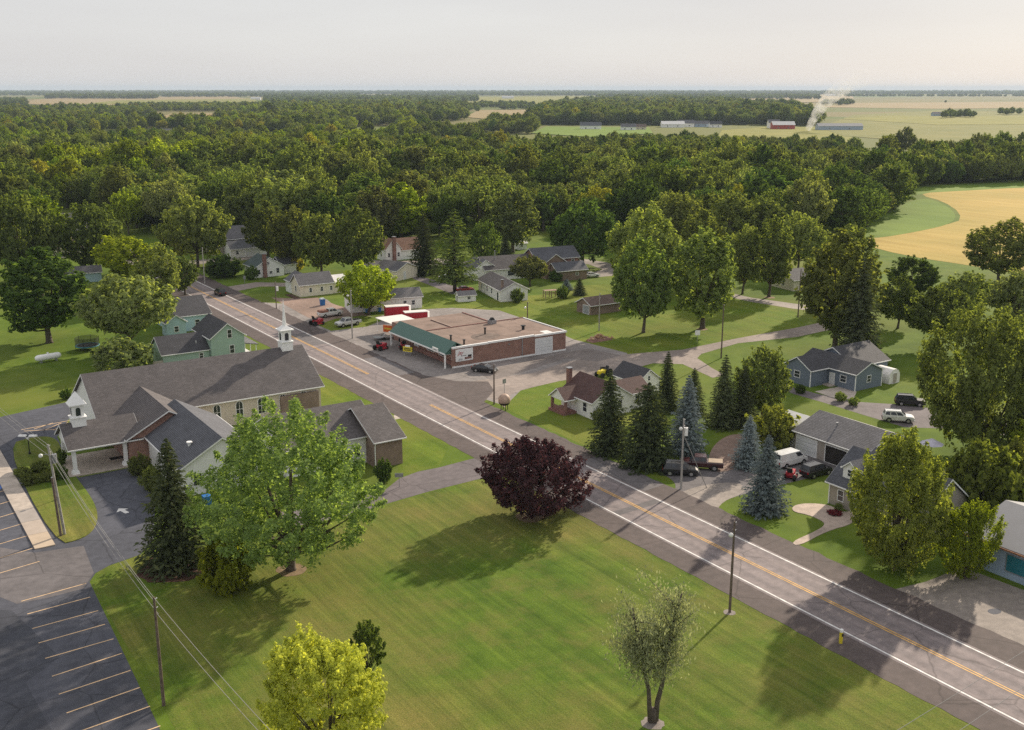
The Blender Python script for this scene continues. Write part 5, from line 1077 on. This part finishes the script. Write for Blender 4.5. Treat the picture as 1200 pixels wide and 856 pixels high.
for P_, sp, (h0, h1) in WOODS:
    xs = [p[0] for p in P_]; ys = [p[1] for p in P_]; n = int((max(xs)-min(xs))*(max(ys)-min(ys))/(sp*sp))
    if n < 400000:
        gx = np.arange(min(xs), max(xs), sp); gy = np.arange(min(ys), max(ys), sp)
        for a in gx:
            for b in gy:
                x = a + rf_.uniform(-.45,.45)*sp; y = b + rf_.uniform(-.45,.45)*sp
                if inpoly(x, y, P_) and not glade(x, y):
                    q = proj(x, y, 10)
                    if -220 < q[0] < 1430: cand.append((fwd(x,y), x, y, rf_.uniform(h0,h1)*(1.22 if rf_.random() < .1 else 1), sp))
def clear(x, y, r):
    if 70 < x < 92 and y < 520: return False
    for fx, fy, fr in FOOT:
        if (fx-x)**2 + (fy-y)**2 < ((fr+r)*.62)**2: return False
    return True
cand.sort(); near_n = 0; rest = []
BK = ['round0','round1','round2','round3','oval0','oval1','spread0','spread1','ragged0']
def patch(x, y):                                       # slow patches over the wood that choose where lime crowns stand
    return math.sin(x*.021+1.3)*math.sin(y*.017+.4) + .6*math.sin(x*.05-y*.043)
MARKS = [(60,'at the far left edge'),(130,'above the dense dark lawn tree'),(200,'left of the road bend tree'),(270,'behind the road bend tree'),(340,'behind the chimney house'),(400,'behind the cream white house'),(470,'behind the brown roofed house'),(540,'behind the tall pine'),(610,'behind the white ranch house'),(690,'behind the brick house'),(770,'above the left lawn tree'),(850,'above the right lawn tree'),(930,'above the lane house'),(1010,'left of the green waterway'),(1090,'at the golden field corner'),(9999,'along the golden field hedgerow')]
LIMIT = 222
for d, x, y, h, sp in cand:
    h *= 1 + .16*math.sin(x*.031+.7)*math.cos(y*.027) + .10*math.sin(x*.09+y*.11)
    if math.sin(x*.043+2)*math.sin(y*.051+1) > .86 and d > 420: continue
    if sp == 10.5 and d > 560: h *= .78 if d < 700 else .68
    r = h*rf_.uniform(.40,.56)
    if d < 480 and not clear(x, y, r*.7): continue
    key = BK[rf_.integers(len(BK))]; pt_ = patch(x, y); q = proj(x, y, h*.7); u_ = rf_.random()
    mt = 'lime' if (pt_ > .1 and q[0] < 480 and u_ < .62) else 'mid' if u_ < .42 else 'dark' if u_ < .62 else 'pale' if u_ < .74 else 'gold' if u_ > .975 else None  # left wood: yellow sunlight is put into the leaf colour as lime crowns
    if near_n < LIMIT and -25 < q[0] < 1225:
        near_n += 1
        nm_ = {'lime':'yellowish green','mid':'mid green','dark':'dark green','pale':'pale green','gold':'golden',None:'green'}[mt]
        mk_ = next(b for a, b in MARKS if q[0] < a); sz_ = 'tall ' if h > 18.5 else 'low ' if h < 15 else ''; row_ = 'at the wood edge ' if d < 345 else 'in the second rank ' if d < 400 else 'deep in the wood '
        plant(key, sz_ + nm_ + {'o':' upright','s':' spreading','r':''}[key[0]] + (' thin' if key[:2] == 'ra' else '') + ' tree ' + row_ + mk_, x, y, h, r, mt, 'trees of the wood behind the village')
    else: rest.append((x, y, h, r, mt))
print('woodland individuals', near_n, 'mass', len(rest))
# bare grey snag rising from the wood
x, y = g(278,215); sn = thing('dead_tree', 'bare grey dead tree rising from the wood', 'tree', (x, y, 0)); sm = MB(); sr_ = random.Random(3); sm.tube([(0,0,0),(0,0,10),(.5,0,17)], [.5,.35,.15], 7)
for i in range(14):
    z = sr_.uniform(6,15); a = sr_.uniform(0,6.28); l = sr_.uniform(2.5,6); sm.tube([(0,0,z),(l*.5*math.cos(a),l*.5*math.sin(a),z+l*.5),(l*.8*math.cos(a),l*.8*math.sin(a),z+l*1.1)], [.18,.1,.03], 5, False)
sm.build('trunk', plain('dead wood', (.30,.26,.22), .9, .2), sn); part('crown', PROTO['ragged0'][0][0], sn, (0,0,0)).scale = (.9,.9,1.15)
# far woods to the horizon (dark bands)
def band(px0, px1, py0, py1, n, h0, h1):
    for i in range(n):
        px, py = rf_.uniform(px0,px1), 104 + 1/(rf_.uniform(1/(py1-104), 1/(py0-104))); x, y = g(px, py); h = rf_.uniform(h0,h1); rest.append((x, y, h, h*rf_.uniform(.45,.7)*(1+.8*(py < 112)), None))
for a in ((-60,1260,108.2,109.4,2600,22,30),(-60,1260,110.2,111.2,1300,20,26),(-60,190,111,113,260,18,24),(55,185,114.5,116.5,420,18,24),(190,420,112,114.5,560,18,24),(310,560,115,122,800,16,22),(0,30,118,128,120,12,18),(460,700,111.5,113,500,18,24),(700,960,112.5,117,900,16,22),(700,1260,109.8,110.8,900,20,26),(980,1260,113.2,113.8,220,14,18),(1100,1145,137,139,10,12,15),(1170,1200,134,136,7,10,14),(560,625,124,127,90,12,16),(470,560,126,132,160,12,16),(150,330,125.5,127,160,12,16),(960,1000,121,124,30,12,18),(585,640,128,129,40,10,14)):
    band(*a)
for px, py, h in ((913,150,0),(1058,182,20),(1040,182,15),(970,180,14),(1000,184,15),(1105,184,14),(1130,186,15),(1195,184,16),(1112,136,13),(1134,136,13),(1184,134,13),(1108,121,10)):
    if h: x, y = g(px, py); rest.append((x, y, h, h*.48, None))
# one mass of instanced crowns for every tree past the individually built ones
srcs = {}
for o in bpy.data.objects:
    if o.type == 'MESH' and o.parent and o.name.startswith('crown'): srcs.setdefault(o.data.name, o)
keys = []; kinds = {}
for mt in (None, 'mid', 'dark', 'pale', 'lime', 'gold'):
    for k in BK[:8]:
        nm_ = tint(PROTO[k][0][0], mt).name
        if nm_ in srcs: kinds.setdefault(mt, []).append(len(keys)); keys.append(srcs[nm_])
pm_ = bpy.data.meshes.new('woodland_mass'); n = len(rest); pm_.vertices.add(n); pm_.vertices.foreach_set('co', np.array([(t[0],t[1],0) for t in rest], dtype=np.float32).ravel())
def attr(nm, tp, vals, f='value'):
    a = pm_.attributes.new(nm, tp, 'POINT'); a.data.foreach_set(f, vals)
attr('sc', 'FLOAT_VECTOR', np.array([(t[3]/5.4, t[3]/5.4, t[2]/12.) for t in rest], dtype=np.float32).ravel(), 'vector')
attr('rz', 'FLOAT_VECTOR', np.array([(0,0,rf_.uniform(0,6.28)) for _ in rest], dtype=np.float32).ravel(), 'vector'); attr('ix', 'INT', np.array([kinds.get(t[4], kinds[None])[rf_.integers(len(kinds.get(t[4], kinds[None])))] for t in rest], dtype=np.int32))
wm = bpy.data.objects.new('woodland_mass', pm_); COL.objects.link(wm); tag(wm, 'far green woodland and tree lines reaching to the horizon', None, None, 'stuff')
ng = bpy.data.node_groups.new('woodland', 'GeometryNodeTree'); ng.interface.new_socket('Geometry', in_out='INPUT', socket_type='NodeSocketGeometry'); ng.interface.new_socket('Geometry', in_out='OUTPUT', socket_type='NodeSocketGeometry')
gi = ng.nodes.new('NodeGroupInput'); go = ng.nodes.new('NodeGroupOutput'); ip = ng.nodes.new('GeometryNodeInstanceOnPoints'); jn = ng.nodes.new('GeometryNodeJoinGeometry')
for k in reversed(keys):
    oi = ng.nodes.new('GeometryNodeObjectInfo'); oi.transform_space = 'ORIGINAL'; oi.inputs['Object'].default_value = k; oi.inputs['As Instance'].default_value = True
    ng.links.new(oi.outputs['Geometry'], jn.inputs[0])
def named(nm, tp):
    a = ng.nodes.new('GeometryNodeInputNamedAttribute'); a.data_type = tp; a.inputs['Name'].default_value = nm; return a.outputs['Attribute']
ng.links.new(gi.outputs[0], ip.inputs['Points']); ng.links.new(jn.outputs[0], ip.inputs['Instance']); ip.inputs['Pick Instance'].default_value = True
ng.links.new(named('ix','INT'), ip.inputs['Instance Index']); ng.links.new(named('sc','FLOAT_VECTOR'), ip.inputs['Scale'])
er = ng.nodes.new('FunctionNodeEulerToRotation'); ng.links.new(named('rz','FLOAT_VECTOR'), er.inputs[0]); ng.links.new(er.outputs[0], ip.inputs['Rotation'])
ng.links.new(ip.outputs[0], go.inputs[0]); md = wm.modifiers.new('woodland', 'NODES'); md.node_group = ng

# ------------------------------------------------------------------ far farms
def farm(name, label, px, py, w, l, e, r, wall, roof, cat='house', rot=None, axis='x'):
    x, y = g(px, py); b = Bld(name, label, x, y, math.degrees(-HEAD) if rot is None else rot, cat)
    b.block(x-w/2,x+w/2,y-l/2,y+l/2,e,r,axis,wall,roof,.5); b.win('S',y-l/2,x-w*.25,1.2,1.4,1.6); b.win('S',y-l/2,x+w*.2,1.2,1.4,1.6); return b
M['red_side'] = siding('red barn boards', (.40,.06,.05), .5); M['white_roof2'] = M['white_roof']
farm('red_barn', 'red barn with white roof beside the smoke', 917, 151.5, 28, 14, 5.5, 9.5, 'red_side', 'white_roof', 'barn')
farm('farmhouse', 'white farmhouse left of the red barn', 906, 150.5, 14, 12, 7, 11, 'white_side', 'light')
farm('metal_barn', 'long grey metal barn right of the smoke', 983, 152.5, 55, 16, 5, 8, 'metal_blue', 'metal_roof', 'barn')
for i, (px, py, w, h, lb, wall, roof) in enumerate(((692,152,26,9,'white house on the bright green far field','white_side','blue'),(736,153,18,8,'white house with pale roof right of green field','white_side','light'),(750,152.5,14,7,'tan house right of the green field','tan_side','brown'),(788,149.5,30,8,'long white barn at the wood front left','white_side','white_roof'),(803,149,22,9,'white barn at the wood front','white_side','light'),(822,149,20,8,'grey barn at the wood front','metal_blue','light'),(838,149.5,16,8,'white house at the wood front right','white_side','dark'),
        (1105,136.5,40,8,'pale barn under the far grey trees','metal_blue','light'),(1122,137,36,8,'long grey shed under the far grey trees','grey_side','light'),(262,134,26,10,'tan farmhouse beside the brown far field','tan_side','brown'),(205,160,26,8,'white farmhouse in the left woodland clearing','white_side','light'),(240,162,30,8,'pale house in the left woodland clearing','cream_side','rust'),(300,117,45,11,'white far barns near the horizon','white_side','white_roof'),(595,116,60,14,'white far farm in the centre','white_side','white_roof'),(975,113,90,14,'white far barn near the horizon right','white_side','white_roof'))):
    farm('farm_building', lb, px, py, w, 14 if w > 20 else 11, h*.55, h, wall, roof, 'farm building')
# ------------------------------------------------------------------ haze and smoke
def haze(density):
    m = bpy.data.materials.new('haze'); m.use_nodes = True; N = m.node_tree.nodes; N.remove(N['Principled BSDF']); v = N.new('ShaderNodeVolumePrincipled')
    v.inputs['Color'].default_value = (.52,.63,.80,1); v.inputs['Density'].default_value = density; v.inputs['Anisotropy'].default_value = .1; m.node_tree.links.new(v.outputs[0], N['Material Output'].inputs['Volume']); return m
hz = MB().box(-15500, 25500, -5500, 25500, -1.0, 95).build('haze', haze(5.5e-5)); tag(hz, 'thin blue haze hanging over the countryside', None, None, 'stuff')
def smoke():
    m = bpy.data.materials.new('smoke'); m.use_nodes = True; N = m.node_tree.nodes; L = m.node_tree.links; N.remove(N['Principled BSDF']); v = N.new('ShaderNodeVolumePrincipled')
    v.inputs['Color'].default_value = (.95,.94,.93,1)
    tc = N.new('ShaderNodeTexCoord'); nz = noise(N, L, .09, 5, tc.outputs['Object'], .65)
    s = sepxyz(N, L, tc.outputs['Object']); fall = ramp(N, L, math_n(N, L, 'DIVIDE', s[2], 60), [(0, (1,1,1)), (.55, (.30,.30,.30)), (1, (.02,.02,.02))])
    d = math_n(N, L, 'MULTIPLY', ramp(N, L, nz, [(.42, (0,0,0)), (.66, (1,1,1))]), fall); L.new(math_n(N, L, 'MULTIPLY', d, .45), v.inputs['Density']); L.new(v.outputs[0], N['Material Output'].inputs['Volume']); return m
x, y = g(946,154); r_ = Vector((UY, -UX, 0)); pts = [(0,0,1),(5,3,12),(12,8,24),(22,14,38),(40,20,52),(70,28,66)]
P3 = [(a*UY, -a*UX, c) for a, b, c in pts]
sk = MB().tube(P3, [3,5,7,9,11,10], 14).build('smoke_plume', smoke()); sk.location = (x, y, 0); tag(sk, 'white smoke plume rising beside the red barn', None, None, 'stuff')
